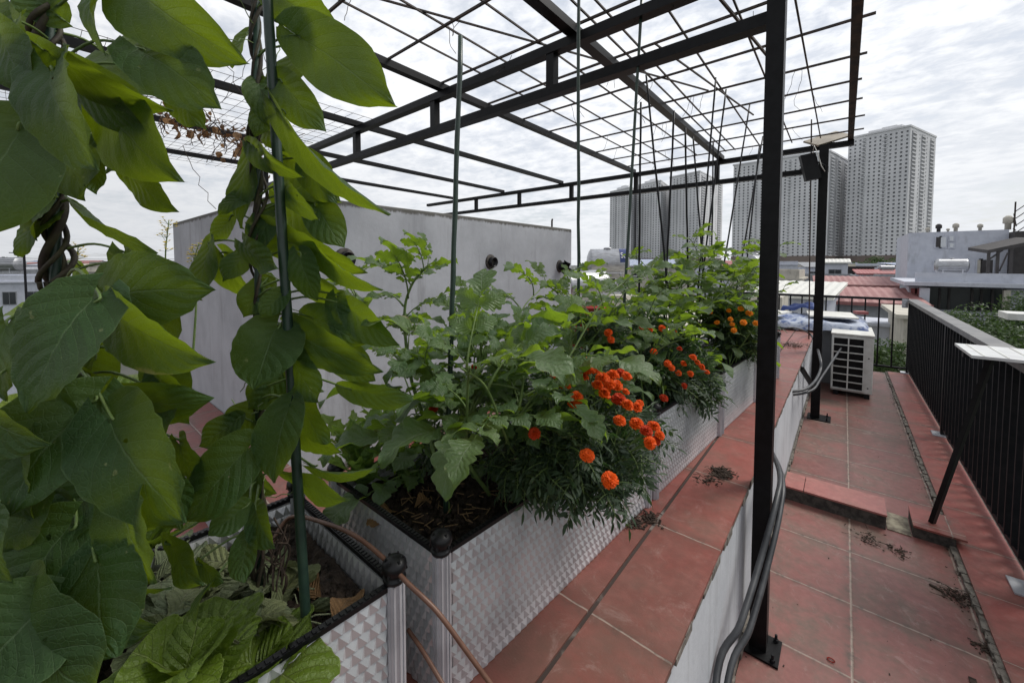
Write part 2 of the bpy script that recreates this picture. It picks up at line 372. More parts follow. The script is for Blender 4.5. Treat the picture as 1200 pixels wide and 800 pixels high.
def lowres(wf, s): return grid_leaf(5, 2, wf, .1, .15, .1, .03, 6, 0, s)
LOBE_LO = [grid_leaf(8, 4, w_lobe, .1, .16, .12, .05, 8, 0, 70+s) for s in range(3)]

def put(mb, tpl, pos, rot, sc, rn, mi=0):
    v, f, uv = tpl
    s_ = np.array(sc if isinstance(sc, (tuple, list)) else (sc, sc, sc))
    mb.add((v*s_) @ rot.T + np.array(pos), f, uv, rn, mi, True)

def compound(seed, leafs, pairs, tsize, tub=6):
    """a pinnate leaf, unit long; returns an MB-like list of arrays"""
    r = np.random.RandomState(seed); mb = MB()
    def rp(s): return np.array([.03*math.sin(3*s+seed), .9*s, .22*s-.5*s*s])
    ts = np.linspace(0, 1, 8)
    mb.tube([rp(s)*1.0 for s in ts], [.016*(1-.6*s) for s in ts], 4, 1)
    d = rp(1)-rp(.9); d = d/np.linalg.norm(d)+np.array([0, 0, -.25])
    put(mb, leafs[r.randint(len(leafs))], rp(1), frame(d, [r.uniform(-.2, .2), .3, 1]), tsize, r.rand(2))
    for k, (s_, sz) in enumerate(pairs):
        for sd in (-1, 1):
            dd = np.array([sd*(.85+.1*r.rand()), .35+.25*r.rand(), -.15-.45*r.rand()])
            p = rp(s_+.02*r.randn()); q = p+dd*.05
            mb.tube([p, q], .007, 3, 1, cap=False)
            put(mb, leafs[r.randint(len(leafs))], q, frame(dd, [r.uniform(-.3, .3), .1, 1]), sz*(.85+.3*r.rand()), r.rand(2))
    return mb
TOM = [compound(s, LOBE, [(.36, .13), (.5, .27), (.64, .12), (.78, .36)], .50) for s in range(6)]
TOM_LO = [compound(s+10, LOBE_LO, [(.5, .30), (.78, .38)], .52, 4) for s in range(4)]
MAR = [compound(s+30, LANCE, [(.2, .2), (.34, .28), (.48, .34), (.62, .34), (.76, .3), (.88, .24)], .32, 4) for s in range(4)]
def flat(mb):
    V = np.concatenate(mb.V); U = np.concatenate(mb.U); RN = np.concatenate(mb.RN)
    by = {}
    for (o, f), mi in zip(mb.F, mb.MI):
        fa = f+o if isinstance(f, np.ndarray) else np.array([[i+o for i in q] for q in f if len(q) == 4])
        if len(fa): by.setdefault(mi, []).append(fa)
    return V, U, RN, {k: np.concatenate([a for a in v if a.shape[1] == 4]) for k, v in by.items()}
TOM = [flat(x) for x in TOM]; TOM_LO = [flat(x) for x in TOM_LO]; MAR = [flat(x) for x in MAR]
def put_c(mb, C, pos, rot, sc, rv=0.):
    V, U, RN, by = C
    v = (V*sc) @ rot.T+np.array(pos)
    s_ = mb.n
    mb.V.append(v); mb.U.append(U); mb.RN.append((RN+rv) % 1.0)
    mb.n += len(v)
    for mi, fa in by.items(): mb.F.append((s_, fa)); mb.MI.append(mi); mb.SM.append(True)

# ------------------------------------------------------------------ world and sun
w = bpy.data.worlds.new('World'); scene.world = w; w.use_nodes = True
t = w.node_tree; t.nodes.clear()
SUN_EL, SUN_AZ = R(50), R(38)      # azimuth measured from +Y towards +X
K = N.__new__(N); K.t = t; K.m = None
wo = t.nodes.new('ShaderNodeOutputWorld')
sky = K.n('TexSky', sky_type='NISHITA', sun_disc=False, sun_elevation=SUN_EL, sun_rotation=SUN_AZ, air_density=1.2, dust_density=2.0)
b1 = K.n('Background'); K.l(sky.outputs[0], b1.inputs[0]); b1.inputs[1].default_value = .11
tc = K.n('TexCoord').outputs['Generated']
sp = K.n('SeparateXYZ'); K.l(tc, sp.inputs[0])
zz = K.math('ADD', K.math('MAXIMUM', sp.outputs[2], 0), .12)
cv = K.n('CombineXYZ'); K.l(K.math('DIVIDE', sp.outputs[0], zz), cv.inputs[0]); K.l(K.math('DIVIDE', sp.outputs[1], zz), cv.inputs[1])
n1 = K.noise(cv.outputs[0], 1.6, 10, .62, .2); n2 = K.noise(K.scl(cv.outputs[0], (1.1, 1.4, 1)), 7.5, 9, .62, .25); n3 = K.noise(cv.outputs[0], .45, 4)
tex = K.math('ADD', K.math('MULTIPLY', n1, .6), K.math('MULTIPLY', n2, .4))
cc = K.mix(K.ramp(tex, .40, .60), (.58, .615, .68), (.87, .88, .90))
sd = Vector((math.sin(SUN_AZ-R(55))*math.cos(R(38)), math.cos(SUN_AZ-R(55))*math.cos(R(38)), math.sin(R(38))))
dp = K.n('VectorMath', operation='DOT_PRODUCT'); K.l(tc, dp.inputs[0]); dp.inputs[1].default_value = sd
gl = K.ramp(dp.outputs['Value'], .2, 1.0)
cc = K.mix(K.math('MULTIPLY', K.math('SUBTRACT', 1, K.ramp(sp.outputs[2], 0, .42)), .88), cc, (.68, .70, .73))
b2 = K.n('Background'); K.l(cc, b2.inputs[0]); K.l(K.math('ADD', .96, K.math('MULTIPLY', gl, .26)), b2.inputs[1])
ms = K.n('MixShader'); K.l(K.math('ADD', .62, K.math('MULTIPLY', K.ramp(K.math('ADD', K.math('MULTIPLY', n3, .35), K.math('MULTIPLY', tex, .65)), .34, .50), .38)), ms.inputs[0])
K.l(b1.outputs[0], ms.inputs[1]); K.l(b2.outputs[0], ms.inputs[2]); K.l(ms.outputs[0], wo.inputs[0])
sl = bpy.data.lights.new('sun', 'SUN'); so = bpy.data.objects.new('sun', sl); COL.objects.link(so)
sl.energy = 2.7; sl.angle = R(22); sl.color = (1, .96, .9)
sdir = Vector((math.sin(SUN_AZ)*math.cos(SUN_EL), math.cos(SUN_AZ)*math.cos(SUN_EL), math.sin(SUN_EL)))
so.rotation_euler = sdir.to_track_quat('Z', 'Y').to_euler()
scene.view_settings.view_transform = 'Standard'; scene.view_settings.look = 'None'
scene.view_settings.exposure = .08; scene.view_settings.gamma = 1
exec_parts = True

# ================================================================== TERRACE
def bx(name, mat, b, parent=None, fn=None):
    q = MB(); q.bb(*b); return q.build(name, mat, parent)
# city ground to the horizon
q = MB(); q.quad((-3000, -3000, CITY), (3000, -3000, CITY), (3000, 3000, CITY), (-3000, 3000, CITY)); struct(q.build('ground', M['city']))
# our own building under the terrace
q = MB(); q.bb(-7.2, .80, -3, 7.9, CITY, FLOOR-.06); solo(q, 'roof_terrace_building', M['grey_wall'], 'grey rendered building that carries the red tiled roof terrace', 'building', (-3, 2, CITY))
q = MB(); q.bb(-.275, .503, -3, 7.85, FLOOR-.06, FLOOR); struct(q.build('walkway', M['walk']))
q = MB(); q.bb(-7.2, -1.16, -3, 7.85, FLOOR-.06, FLOOR-.002); struct(q.build('terrace_floor', M['plain_tile']))
# raised kerb strip along the railing, with a broken mortar edge
root = thing('kerb', 'red tiled kerb strip running along the foot of the black railing', 'kerb', (.62, 3, FLOOR))
q = MB(); q.bb(.522, .74, -3, 7.85, FLOOR-.05, FLOOR+.028); q.build('tile_strip', M['kerb'], root)
q = MB(); r = random.Random(3); y = -3.0
while y < 7.8:
    a = r.uniform(.02, .06); q.bar((.512+r.uniform(-.004, .008), y, FLOOR+.006), (.512+r.uniform(-.004, .008), y+a+.02, FLOOR+.006), r.uniform(.014, .038), r.uniform(.012, .034)); y += a
q.build('mortar_edge', M['grout'], root)
# outer ledge beyond the railing
q = MB(); q.bb(.743, .86, -3, 7.9, FLOOR-.2, FLOOR-.01); solo(q, 'ledge', M['dark_edge'], 'dark dirty concrete ledge outside the black railing', 'ledge', (.8, 3, FLOOR))
# two low tiled steps across the walkway
root = thing('step_block', 'long low tiled step lying across the walkway against the white parapet', 'step', (0, 3.3, FLOOR), 'low tiled steps')
q = MB(); q.bb(-.268, .235, 3.19, 3.40, FLOOR+.0, FLOOR+.082); q.build('base', M['dark_edge'], root)
q = MB(); q.bb(-.27, -.165, 3.18, 3.41, FLOOR+.082, FLOOR+.093); q.bb(-.161, .238, 3.18, 3.41, FLOOR+.082, FLOOR+.093); q.build('tile_top', M['step'], root)
root = thing('step_block', 'short low tiled step by the kerb, at the foot of the slanting black strut', 'step', (.43, 3.3, FLOOR), 'low tiled steps')
q = MB(); q.bb(.352, .52, 3.21, 3.44, FLOOR+.0, FLOOR+.060); q.build('base', M['dark_edge'], root)
q = MB(); q.bb(.35, .56, 3.2, 3.445, FLOOR+.062, FLOOR+.073); q.build('tile_top', M['kerb'], root)
# pale drain gap
q = MB(); q.bb(.242, .346, 3.2, 3.42, FLOOR+.001, FLOOR+.006); struct(q.build('drain_gap', noisy('pale_scale', (.42, .38, .28), (.16, .13, .10), 16, .8, bs=.6, bd=.004)))

# parapet: white plastered wall with a two-strip red tiled top
root = thing('parapet_wall', 'low white plastered parapet wall with a red tiled top', 'parapet', (-.6, 2, FLOOR))
q = MB(); q.bb(-1.16, -.287, -3, 6.58, FLOOR-.02, PAR-.022); q.build('wall', M['parwall'], root)
q = MB(); r = random.Random(5); y = -1
while y < 6.5:
    a = r.uniform(.03, .09); q.bar((-.283, y, PAR-.018), (-.283, y+a+.02, PAR-.018), r.uniform(.012, .026), r.uniform(.014, .03)); y += a
q.build('mortar_edge', M['grout'], root)
q = MB(); q.bb(-.474, -.272, -3, 6.6, PAR-.012, PAR); q.build('tile_strip', M['par'], root)
q = MB(); q.bb(-1.16, -.486, -3, 6.6, PAR-.012, PAR+.001); q.build('tile_strip', M['par'], root)
q = MB(); q.bb(-.4855, -.4705, -3, 6.6, PAR-.02, PAR-.0035); q.build('groove', M['groove'], root)
q = MB()   # damp dark foot of the wall
r = random.Random(9); y = -1
while y < 6.5:
    a = r.uniform(.03, .1); q.bar((-.285, y, FLOOR+.005), (-.285, y+a+.02, FLOOR+.006), r.uniform(.012, .03), r.uniform(.02, .05)); y += a
q.build('mortar_foot', M['grout'], root)

# ------------------------------------------------------------------ railings
root = thing('side_railing', 'long black railing with a wide grey top rail, right of the walkway', 'railing', (.75, 3, FLOOR+.03))
q = MB(); q.bb(.695, .80, -1.2, 7.9, -.54, -.50); q.build('handrail', M['rail_top'], root)
q = MB(); q.bb(.725, .755, -1.2, 7.9, FLOOR+.07, FLOOR+.10); q.build('bottom_rail', M['steel_dark'], root)
y = -.3
while y < 7.8:
    q = MB(); q.bb(.715, .765, y, y+.014, FLOOR+.1, -.545); q.build('baluster', M['steel_dark'], root); y += .118
for y in (.6, 2.95, 5.2, 7.86):
    q = MB(); q.bb(.712, .772, y, y+.04, FLOOR+.03, -.545); q.build('post', M['steel_dark'], root)
    q = MB(); q.bb(.66, .80, y-.05, y+.09, FLOOR+.029, FLOOR+.037); q.build('base_plate', M['alu'], root)
root = thing('end_railing', 'thin black railing across the far end of the walkway behind the air conditioner', 'railing', (-.2, 7.87, FLOOR), )
q = MB(); q.bb(-3.2, .71, 7.84, 7.885, -.525, -.49); q.build('handrail', M['steel_dark'], root)
q = MB(); q.bb(-3.2, .71, 7.85, 7.875, FLOOR+.08, FLOOR+.105); q.build('bottom_rail', M['steel_dark'], root)
x = .56
while x > -3.1:
    q = MB(); q.bb(x-.009, x+.009, 7.853, 7.872, FLOOR+.1, -.525); q.build('baluster', M['steel_dark'], root); x -= .152
q = MB(); q.bb(.64, .70, 7.78, 7.83, -.62, -.50); q.bb(.66, .675, 7.74, 7.79, -.60, -.54)
solo(q, 'bracket', M['alu'], 'small crumpled silver bracket where the two black railings meet', 'bracket', (.67, 7.8, -.56))

# ------------------------------------------------------------------ trellis
TR = thing('trellis_frame', 'black steel trellis frame of posts, double beams and thin rods over the planters', 'trellis', (-.225, 1.87, FLOOR))
def part(q, name, mat, parent=TR): return q.build(name, M[mat] if isinstance(mat, str) else mat, parent)
PXx = -.228
q = MB(); q.bb(PXx-.03, PXx+.03, 1.84, 1.90, FLOOR+.008, 1.30); p = part(q, 'post', 'black')
q = MB(); q.bb(PXx-.045, PXx+.075, 1.80, 1.94, FLOOR+.001, FLOOR+.009); bp = q.build('base_plate', M['black'], p)
for (x, y) in ((PXx+.055, 1.815), (PXx+.055, 1.925)):
    q = MB(); q.lathe([(.009, 0), (.009, .012), (.005, .012), (.005, .03)], (x, y, FLOOR+.009), 6, smooth=False); q.build('bolt', M['steel_dark'], p)
q = MB(); q.bb(-.225, -.15, 5.06, 5.13, FLOOR+.008, 1.18); p = part(q, 'post', 'black')
q = MB(); q.bb(-.25, -.06, 5.0, 5.2, FLOOR+.001, FLOOR+.009); q.build('base_plate', M['black'], p)
for (x, y) in ((-.09, 5.03), (-.09, 5.17)):
    q = MB(); q.lathe([(.009, 0), (.009, .012), (.005, .012), (.005, .035)], (x, y, FLOOR+.009), 6, smooth=False); q.build('bolt', M['steel_dark'], p)
for Y, xl, yy in ((1.90, -6.6, 1.9), (5.22, -6.6, 5.1)):
    q = MB(); q.bb(xl, -.15 if Y > 3 else -.262, Y-.03, Y+.03, .935, .985); b = part(q, 'lower_beam', 'black')
    q = MB(); q.bb(xl, .04 if Y > 3 else -.262, Y-.03, Y+.03, 1.165, 1.215); part(q, 'upper_beam', 'black')
    for x in ((-1.29, -2.31, -3.4, -4.5, -5.6) if Y < 3 else (-1.19, -2.18, -3.185, -4.19, -5.2)):
        q = MB(); q.bb(x-.025, x+.025, Y-.025, Y+.025, .985, 1.165); q.build('web_post', M['black'], b)
for X, wd in ((-1.15, .06), (-2.22, .05), (-3.37, .05), (-4.56, .04), (-5.75, .04)):
    q = MB(); q.bb(X-wd/2, X+wd/2, -2.4, 5.25, 1.217, 1.262); part(q, 'purlin', 'black')
q = MB(); q.bb(-6.6, .04, -1.5, -1.44, 1.165, 1.215); part(q, 'upper_beam', 'black')
q = MB(); q.bb(-.01, .035, -2.4, 5.25, 1.217, 1.262); part(q, 'edge_beam', noisy('rusted_edge', (.02, .018, .017), (.07, .045, .03), 12, .7))
r = random.Random(21)
y = -1.7
while y < 5.2:
    dx = r.uniform(-.02, .02)
    q = MB(); q.bar((-2.26, y+dx, 1.272), (.07+r.uniform(-.02, .04), y-dx, 1.272), .012); part(q, 'grid_rod', 'rod'); y += .45
for x in (-1.93, -1.70, -1.40, -1.06, -.97, -.72, -.45, -.22):
    dx = r.uniform(-.03, .03)
    q = MB(); q.bar((x+dx, -2.2, 1.285), (x-dx, 5.2+r.uniform(-.1, .05), 1.285), .009); part(q, 'grid_rod', 'rod')
q = MB(); q.bar((-.56, 1.6, 1.262), (-.385, 2.95, 1.25), .012); part(q, 'loose_rod', 'rod')
q = MB(); q.bar((-.9, 2.4, 1.30), (-.62, 3.9, 1.24), .009); part(q, 'loose_rod', 'rod')
q = MB(); q.bar((-1.9, .9, 1.30), (-.8, 3.2, 1.26), .009); part(q, 'loose_rod', 'rod')
# fine wire mesh over the left bay
q = MB()
for i in range(34):
    y = -1.4+i*.1; q.bar((-6.5, y, 1.30+.01*math.sin(i)), (-3.3, y+.02, 1.30), .0022)
for i in range(22): x = -3.3-i*.15; q.bar((x, -1.5, 1.297), (x, 2.0, 1.297), .0028)
part(q, 'wire_mesh', 'rod')
# wires and dry tendrils hanging off the rods
for i in range(46):
    x = r.uniform(-2.1, -.05); y = .55+.45*r.randint(0, 10)+.01; z = 1.266
    pts = [Vector((x, y, z))]; d = Vector((r.uniform(-.4, .4), r.uniform(-.4, .4), -1))
    for k in range(5): pts.append(pts[-1]+d*r.uniform(.012, .04)); d += Vector((r.uniform(-.5, .5), r.uniform(-.5, .5), r.uniform(-.2, .2)))
    q = MB(); q.tube(pts, .0016, 4); part(q, 'tie_wire', 'root')

# flood light with its little solar panel on the far post
root = thing('floodlight', 'black floodlight hanging tilted at the top of the far trellis post', 'floodlight', (-.26, 5.0, .98))
c = at(949, 196, 3.95); a = R(18)
rot = np.array(Matrix.Rotation(R(-12), 3, 'Y') @ Matrix.Rotation(R(25), 3, 'Z'))
q = MB(); q.box(c, (.13, .05, .26), rot); q.build('housing', M['black'], root)
q = MB(); q.box(c+Vector((.02, .035, 0)), (.10, .03, .20), rot); q.build('heat_sink', M['steel_dark'], root)
q = MB(); q.tube([c+Vector((.05, 0, .05)), c+Vector((.12, .03, .0)), Vector((-.19, 5.05, c.z-.03))], .008, 5); q.build('bracket', M['steel_dark'], root)
q = MB(); q.tube([c+Vector((.02, 0, .12)), c+Vector((.03, -.03, .2)), c+Vector((.06, -.02, .12)), c+Vector((.09, 0, .0)), c+Vector((.12, 0, -.06))], .004, 5); q.build('cable', M['board'], root)
root = thing('solar_panel', 'small tilted solar panel standing on the beam at the top of the far post', 'solar panel', (-.1, 5.15, 1.22))
a, b = at(957, 169, 4.05), at(996, 160, 4.05)
q = MB(); ax = (b-a); nrm = Vector((.1, -.55, .85)).normalized(); sd2 = nrm.cross(ax).normalized()
q.box((a+b)/2+sd2*.08+Vector((0, 0, .0)), (ax.length, .2, .018), frame(sd2, nrm)@np.eye(3)); q.build('panel', noisy('panel_back', (.30, .26, .20), (.22, .19, .15), 8, .5), root)
q = MB(); q.bar((-.12, 5.2, 1.21), (a+b)/2+sd2*.08-Vector((0, 0, .01)), .02); q.build('support', M['steel_dark'], root)

# ------------------------------------------------------------------ stakes (free standing garden canes)
def cane(t_, b_, tx, bx_, wd, label, mat='green_stake', z0=SOIL-.03, ztop=None):
    P = atX(t_[0], t_[1], tx); Q = atX(b_[0], b_[1], bx_); d = (P-Q)/(P.z-Q.z)
    Q0 = Q+d*(z0-Q.z)
    P1 = P if ztop is None else Q+d*(ztop-Q.z)
    q = MB(); n = 14; pts = [Q0.lerp(P1, i/n)+Vector((rnd.uniform(-.001, .001),)*3) for i in range(n+1)]
    q.tube(pts, [wd*(1+.10*(i % 2)) for i in range(n+1)], 8)
    return solo(q, 'garden_stake', M[mat], label, 'garden stake', Q0, 'garden stakes standing in the planters')
cane((540, 42), (527, 455), -.775, -.76, .0062, 'green garden stake standing alone before the pipe-studded grey wall, in the second planter')
cane((678, 0), (678, 380), -.80, -.80, .0062, 'straight upright garden stake just right of the grey concrete wall', ztop=TOP+.04)
cane((752, 0), (733, 335), -.78, -.80, .007, 'thick dark stake leaning right, in front of the stainless water tank', ztop=TOP+.04)
for (t_, b_, tx, bx_, lab) in (((751, 120), (749, 318), -.9, -.9, 'short thin stake just right of the stainless water tank, its top free in the air'),
    ((757, 88), (781, 324), -.95, -.80, 'stake that leans left towards its top, before the middle grey tower block'),
    ((790, 130), (781, 324), -.8, -.82, 'stake crossing the foot of the left-leaning stake, leaning slightly right'),
    ((803, 150), (806, 312), -.8, -.82, 'near-vertical thin stake left of the tallest tomato top'),
    ((812, 160), (822, 290), -.9, -.85, 'thin stake leaning left above the tallest tomato top'),
    ((839, 91), (819, 330), -.72, -.75, 'tall stake rising highest over the tallest tomato bush'),
    ((851, 105), (824, 318), -.70, -.75, 'second tall stake beside the highest one, leaning right'),
    ((836, 165), (834, 300), -.85, -.85, 'upright thin stake behind the tall leaning pair'),
    ((879, 121), (847, 318), -.66, -.70, 'leaning stake between the tall pair and the near black post'),
    ((894, 160), (869, 304), -.60, -.65, 'leaning stake close to the left edge of the near black post'),
    ((890, 170), (875, 308), -.62, -.65, 'thinner stake nearly touching the near black post')):
    cane(t_, b_, tx, bx_, .0058, lab, 'steel_dark')
cane((951, 140), (948, 380), -.3, -.3, .006, 'thin reddish cane standing on the parapet by the far trellis post', 'rod', z0=PAR)

# ------------------------------------------------------------------ planters
def emboss(mb, p0, ux, nn, L, Hh, z0, cell=.0215, amp=.0062):
    """panel face built from offset wedge bumps; p0 start, ux along, nn outward"""
    nc = max(3, int(L/cell)); nr = int(Hh/cell); cx = L/nc; cz = Hh/nr
    v = []; f = []
    p0 = np.array(p0, float); ux = np.array(ux, float); nn = np.array(nn, float); k = 0
    for j in range(nr):
        for i in range(nc):
            sh = .5*cx*(j % 2)
            xa = i*cx+sh; xb = min(L, xa+cx); xa = min(xa, L)
            if xb-xa < cx*.3: continue
            z = z0+j*cz; zb = z+cz
            def P(x, zc, d): return p0+ux*x+nn*d+np.array([0, 0, zc])
            xm = xa*.35+xb*.65; zm = z*.72+zb*.28
            v += [P(xa, z, .0), P(xb, z, 0), P(xb, zb, 0), P(xa, zb, 0), P(xm, zm, amp)]
            f += [(k, k+1, k+4), (k+1, k+2, k+4), (k+2, k+3, k+4), (k+3, k, k+4)]; k += 5
    mb.add(v, f)
def planter(y0, y1, x0, x1, wd, label, bulge=0):
    """front line runs from (x0,y0) to (x1,y1); wd is the depth towards -X"""
    z0 = PAR+.001
    root = thing('planter_box', label, 'planter', ((x0+x1)/2-wd/2, (y0+y1)/2, z0), 'embossed silver planter boxes in a row')
    A = Vector((x0, y0, 0)); B = Vector((x1, y1, 0)); D = Vector((x1-wd, y1, 0)); C_ = Vector((x0-wd, y0, 0))
    ring = [A, B, D, C_]
    for i in range(4):
        a = ring[i]; b = ring[(i+1) % 4]; u = (b-a).normalized(); L = (b-a).length; nn = Vector((u.y, -u.x, 0))
        q = MB(); s0 = .016
        emboss(q, a+u*s0+nn*.001, u, nn, L-2*s0, RIM-z0-.012, z0)
        q.bar(a+u*s0-nn*.003+Vector((0, 0, (RIM+z0)/2-.006)), b-u*s0-nn*.003+Vector((0, 0, (RIM+z0)/2-.006)), .005, RIM-z0-.012)
        emboss(q, b-u*s0-nn*.0065, -u, -nn, L-2*s0, .1, RIM-.113)
        q.build('side_panel', M['panel'], root)
        q = MB(); q.bar(a+u*.014+Vector((0, 0, RIM-.004)), b-u*.014+Vector((0, 0, RIM-.004)), .013, .009)
        n_ = int(L/.011)
        for k in range(n_): pp = a+u*(.016+(L-.032)*(k+.5)/n_); q.box(pp+Vector((0, 0, RIM+.0012)), (.009, .006, .0025), frame(u, (0, 0, 1)))
        q.build('rim_strip', M['black_plastic'], root)
        q = MB(); q.lathe([(.0165, z0), (.0165, RIM+.002)], (a.x, a.y, 0), 8, smooth=False)
        for k in range(10):
            an = 2*PI*k/10; q.bar(a+Vector((math.cos(an)*.0165, math.sin(an)*.0165, z0)), a+Vector((math.cos(an)*.0165, math.sin(an)*.0165, RIM)), .004)
        pst = q.build('corner_post', M['alu'], root)
        q = MB(); q.lathe([(.019, RIM+.002), (.021, RIM+.007), (.019, RIM+.010), (.015, RIM+.013), (.020, RIM+.019), (.0225, RIM+.027), (.021, RIM+.035), (.015, RIM+.041), (.006, RIM+.044), (.001, RIM+.0445)], (a.x, a.y, 0), 18)
        for k in range(6): an = 2*PI*k/6; q.bar(a+Vector((math.cos(an)*.0215, math.sin(an)*.0215, RIM+.018)), a+Vector((math.cos(an)*.014, math.sin(an)*.014, RIM+.043)), .004)
        q.build('cap', M['black_plastic'], pst)
    # soil: an uneven sheet
    n1_, n2_ = max(10, int((y1-y0)/.010)), 40; v = []; f = []
    for i in range(n1_+1):
        for j in range(n2_+1):
            tt = .015+(.97)*i/n1_; yy = y0+(y1-y0)*tt; xx = x0+(x1-x0)*tt-.012-(wd-.024)*j/n2_
            e = .016*math.sin(7*xx+5*yy)+.006*math.sin(23*yy+3)*math.sin(19*xx)+rs.rand()*.012
            v.append((xx, yy, SOIL-.01+e*.8))
    for i in range(n1_):
        for j in range(n2_): k = i*(n2_+1)+j; f.append((k, k+1, k+n2_+2, k+n2_+1))
    q = MB(); q.add(v, f, smooth=False)
    for _ in range(int(2600*(y1-y0))):
        tt = rs.rand(); xx = x0+(x1-x0)*tt-.02-(wd-.04)*rs.rand(); s_ = .004+.010*rs.rand()**3
        q.box((xx, y0+(y1-y0)*(.03+.94*tt), SOIL+rs.rand()*.006), (s_, s_*1.2, s_*.8), frame(rs.randn(3), rs.randn(3)))
    q.build('soil', M['soil'], root)
    return root
planter(-.50, .400, -.665, -.611, .42, 'nearest silver planter, with the lettuce and wilted leaves')
planter(.500, 1.43, -.600, -.541, .43, 'second silver planter from the front, with the big marigold bush spilling over its side')
planter(1.50, 2.27, -.538, -.485, .43, 'third silver planter from the front, open black corner cap beside the orange flowers')
planter(2.31, 2.98, -.482, -.430, .43, 'fourth silver planter, with pale orange marigolds, just left of the near black post')
planter(3.02, 3.72, -.428, -.385, .43, 'farthest silver planter, hidden mostly behind the near black post')

# ------------------------------------------------------------------ grey concrete box with pipe stubs
root = thing('concrete_wall_box', 'tall weathered grey concrete enclosure with dark pipe stubs behind the planters', 'wall', (-4.45, 2.9, FLOOR))
q = MB(); q.bb(-6.05, -2.9, 1.06, 4.77, FLOOR, .472); o = q.build('wall', M['greywall'], root)
bv = o.modifiers.new('b', 'BEVEL'); bv.width = .015; bv.segments = 3
for (px, py, d_, lab) in ((404, 304, .115, None), (575, 307, .105, None), (656, 312, .11, 'torn')):
    c = atX(px, py, -2.9)
    n = 18; q = MB()
    rotx = np.array([[0, 0, 1], [0, 1, 0], [-1, 0, 0]])
    q.lathe([(d_/2, -.02), (d_/2, .06), (d_/2-.008, .06), (d_/2-.012, -.015)], c, n, rotx); o = q.build('pipe_stub', M['black_plastic'] if not lab else M['black_plastic'], root)
    q = MB(); q.lathe([(d_/2+.03, 0.0), (d_/2+.012, .012)], c, n, rotx); q.build('mortar_ring', M['dark_edge'], root)
    if lab:
        q = MB()
        for k in range(7):
            a_ = k*.9; p0 = c+Vector((.06, math.cos(a_)*.05, math.sin(a_)*.05)); q.box(p0+Vector((.03, .02, -.02)), (.09, .05+.01*k, .004), frame((1, math.cos(a_), -.5), (0, math.sin(a_), .6)))
        q.build('torn_plastic', M['black_plastic'], o)
q = MB(); q.tube([(-2.98, 4.4, .47), (-2.98, 4.4, .56), (-2.96, 4.38, .58)], .012, 6); solo(q, 'standpipe', M['rod'], 'tiny upright pipe stub on top of the grey concrete enclosure', 'pipe', (-2.98, 4.4, .47))
root = thing('tiled_ledge', 'red tiled low ledge at the foot of the grey concrete enclosure, seen between bean leaves', 'ledge', (-4.2, .8, FLOOR))
q = MB(); q.bb(-6.2, -1.9, .62, 1.055, FLOOR, FLOOR+.22); q.build('base', M['grey_wall'], root)
q = MB(); q.bb(-6.2, -1.88, .6, 1.05, FLOOR+.22, FLOOR+.234); q.build('tile_top', M['plain_tile'], root)
cp = at(104, 419, 3.0); q = MB(); q.bb(cp.x-.12, cp.x+.12, cp.y-.1, cp.y+.1, FLOOR, cp.z+.08); solo(q, 'crate', noisy('red_plastic', (.36, .03, .03), (.28, .02, .02), 5, .45), 'red plastic crate behind the bean leaves', 'crate', (cp.x, cp.y, FLOOR))
# red bucket glimpsed behind the tomato plants
root = thing('bucket', 'red bucket half hidden behind the tomato plants, below the torn pipe', 'bucket', (-1.9, 3.4, FLOOR))
c = atX(688, 382, -1.45)
q = MB(); q.lathe([(.13, -.14), (.155, .14), (.165, .14), (.165, .155), (.15, .155), (.12, -.13)], c, 24); q.build('pail', noisy('red_pail', (.42, .04, .03), (.34, .03, .025), 8, .5), root)
q = MB(); q.tube([c+Vector((math.cos(a)*.165, 0, .14+math.sin(a)*.02)) for a in np.linspace(0, PI, 10)], .004, 5); q.build('handle', M['alu'], root)
q = MB(); q.bb(c.x-.3, c.x+.3, c.y-.3, c.y+.3, FLOOR, c.z-.142); solo(q, 'pallet_stack', M['grey_wall'], 'low concrete block under the red bucket', 'block', (c.x, c.y, FLOOR))

# ------------------------------------------------------------------ air conditioner at the end of the walkway
root = thing('air_conditioner', 'white outdoor air conditioner unit with a black slotted grille at the walkway end', 'air conditioner', (.1, 6.5, FLOOR))
X0, X1, Y0, Y1, Z0, Z1 = -.09, .29, 6.15, 6.95, -1.525, -.83
q = MB(); q.bb(X0, X1, Y0+.004, Y1, Z0+.002, Z1-.02); o = q.build('casing', M['white_paint'], root); bv = o.modifiers.new('b', 'BEVEL'); bv.width = .012; bv.segments = 3
q = MB(); q.bb(X0-.008, X1+.008, Y0-.008, Y1+.01, Z1-.02, Z1); o = q.build('top_cover', M['board'], root); bv = o.modifiers.new('b', 'BEVEL'); bv.width = .006; bv.segments = 2
q = MB(); q.bb(X0+.018, X1-.085, Y0-.002, Y0+.003, Z0+.035, Z1-.05); g_ = q.build('grille', M['black'], root)
q = MB(); gx0, gx1 = X0+.015, X1-.083
for i in range(8):
    z = Z0+.035+i*(Z1-Z0-.085)/7; q.bb(gx0, gx1, Y0-.014, Y0-.0025, z-.0055, z+.0055)
xm = (gx0+gx1)/2; q.bb(xm-.006, xm+.006, Y0-.016, Y0-.0025, Z0+.03, Z1-.045)
q.bb(gx0-.006, gx0+.006, Y0-.0155, Y0-.0025, Z0+.03, Z1-.045); q.bb(gx1-.006, gx1+.006, Y0-.0155, Y0-.0025, Z0+.03, Z1-.045)
q.build('grille_bars', M['white_paint'], g_)
for x in (X0+.03, X1-.07):
    q = MB(); q.bb(x, x+.05, Y0+.02, Y1-.02, FLOOR+.001, Z0+.002); q.build('foot', M['steel_dark'], root)
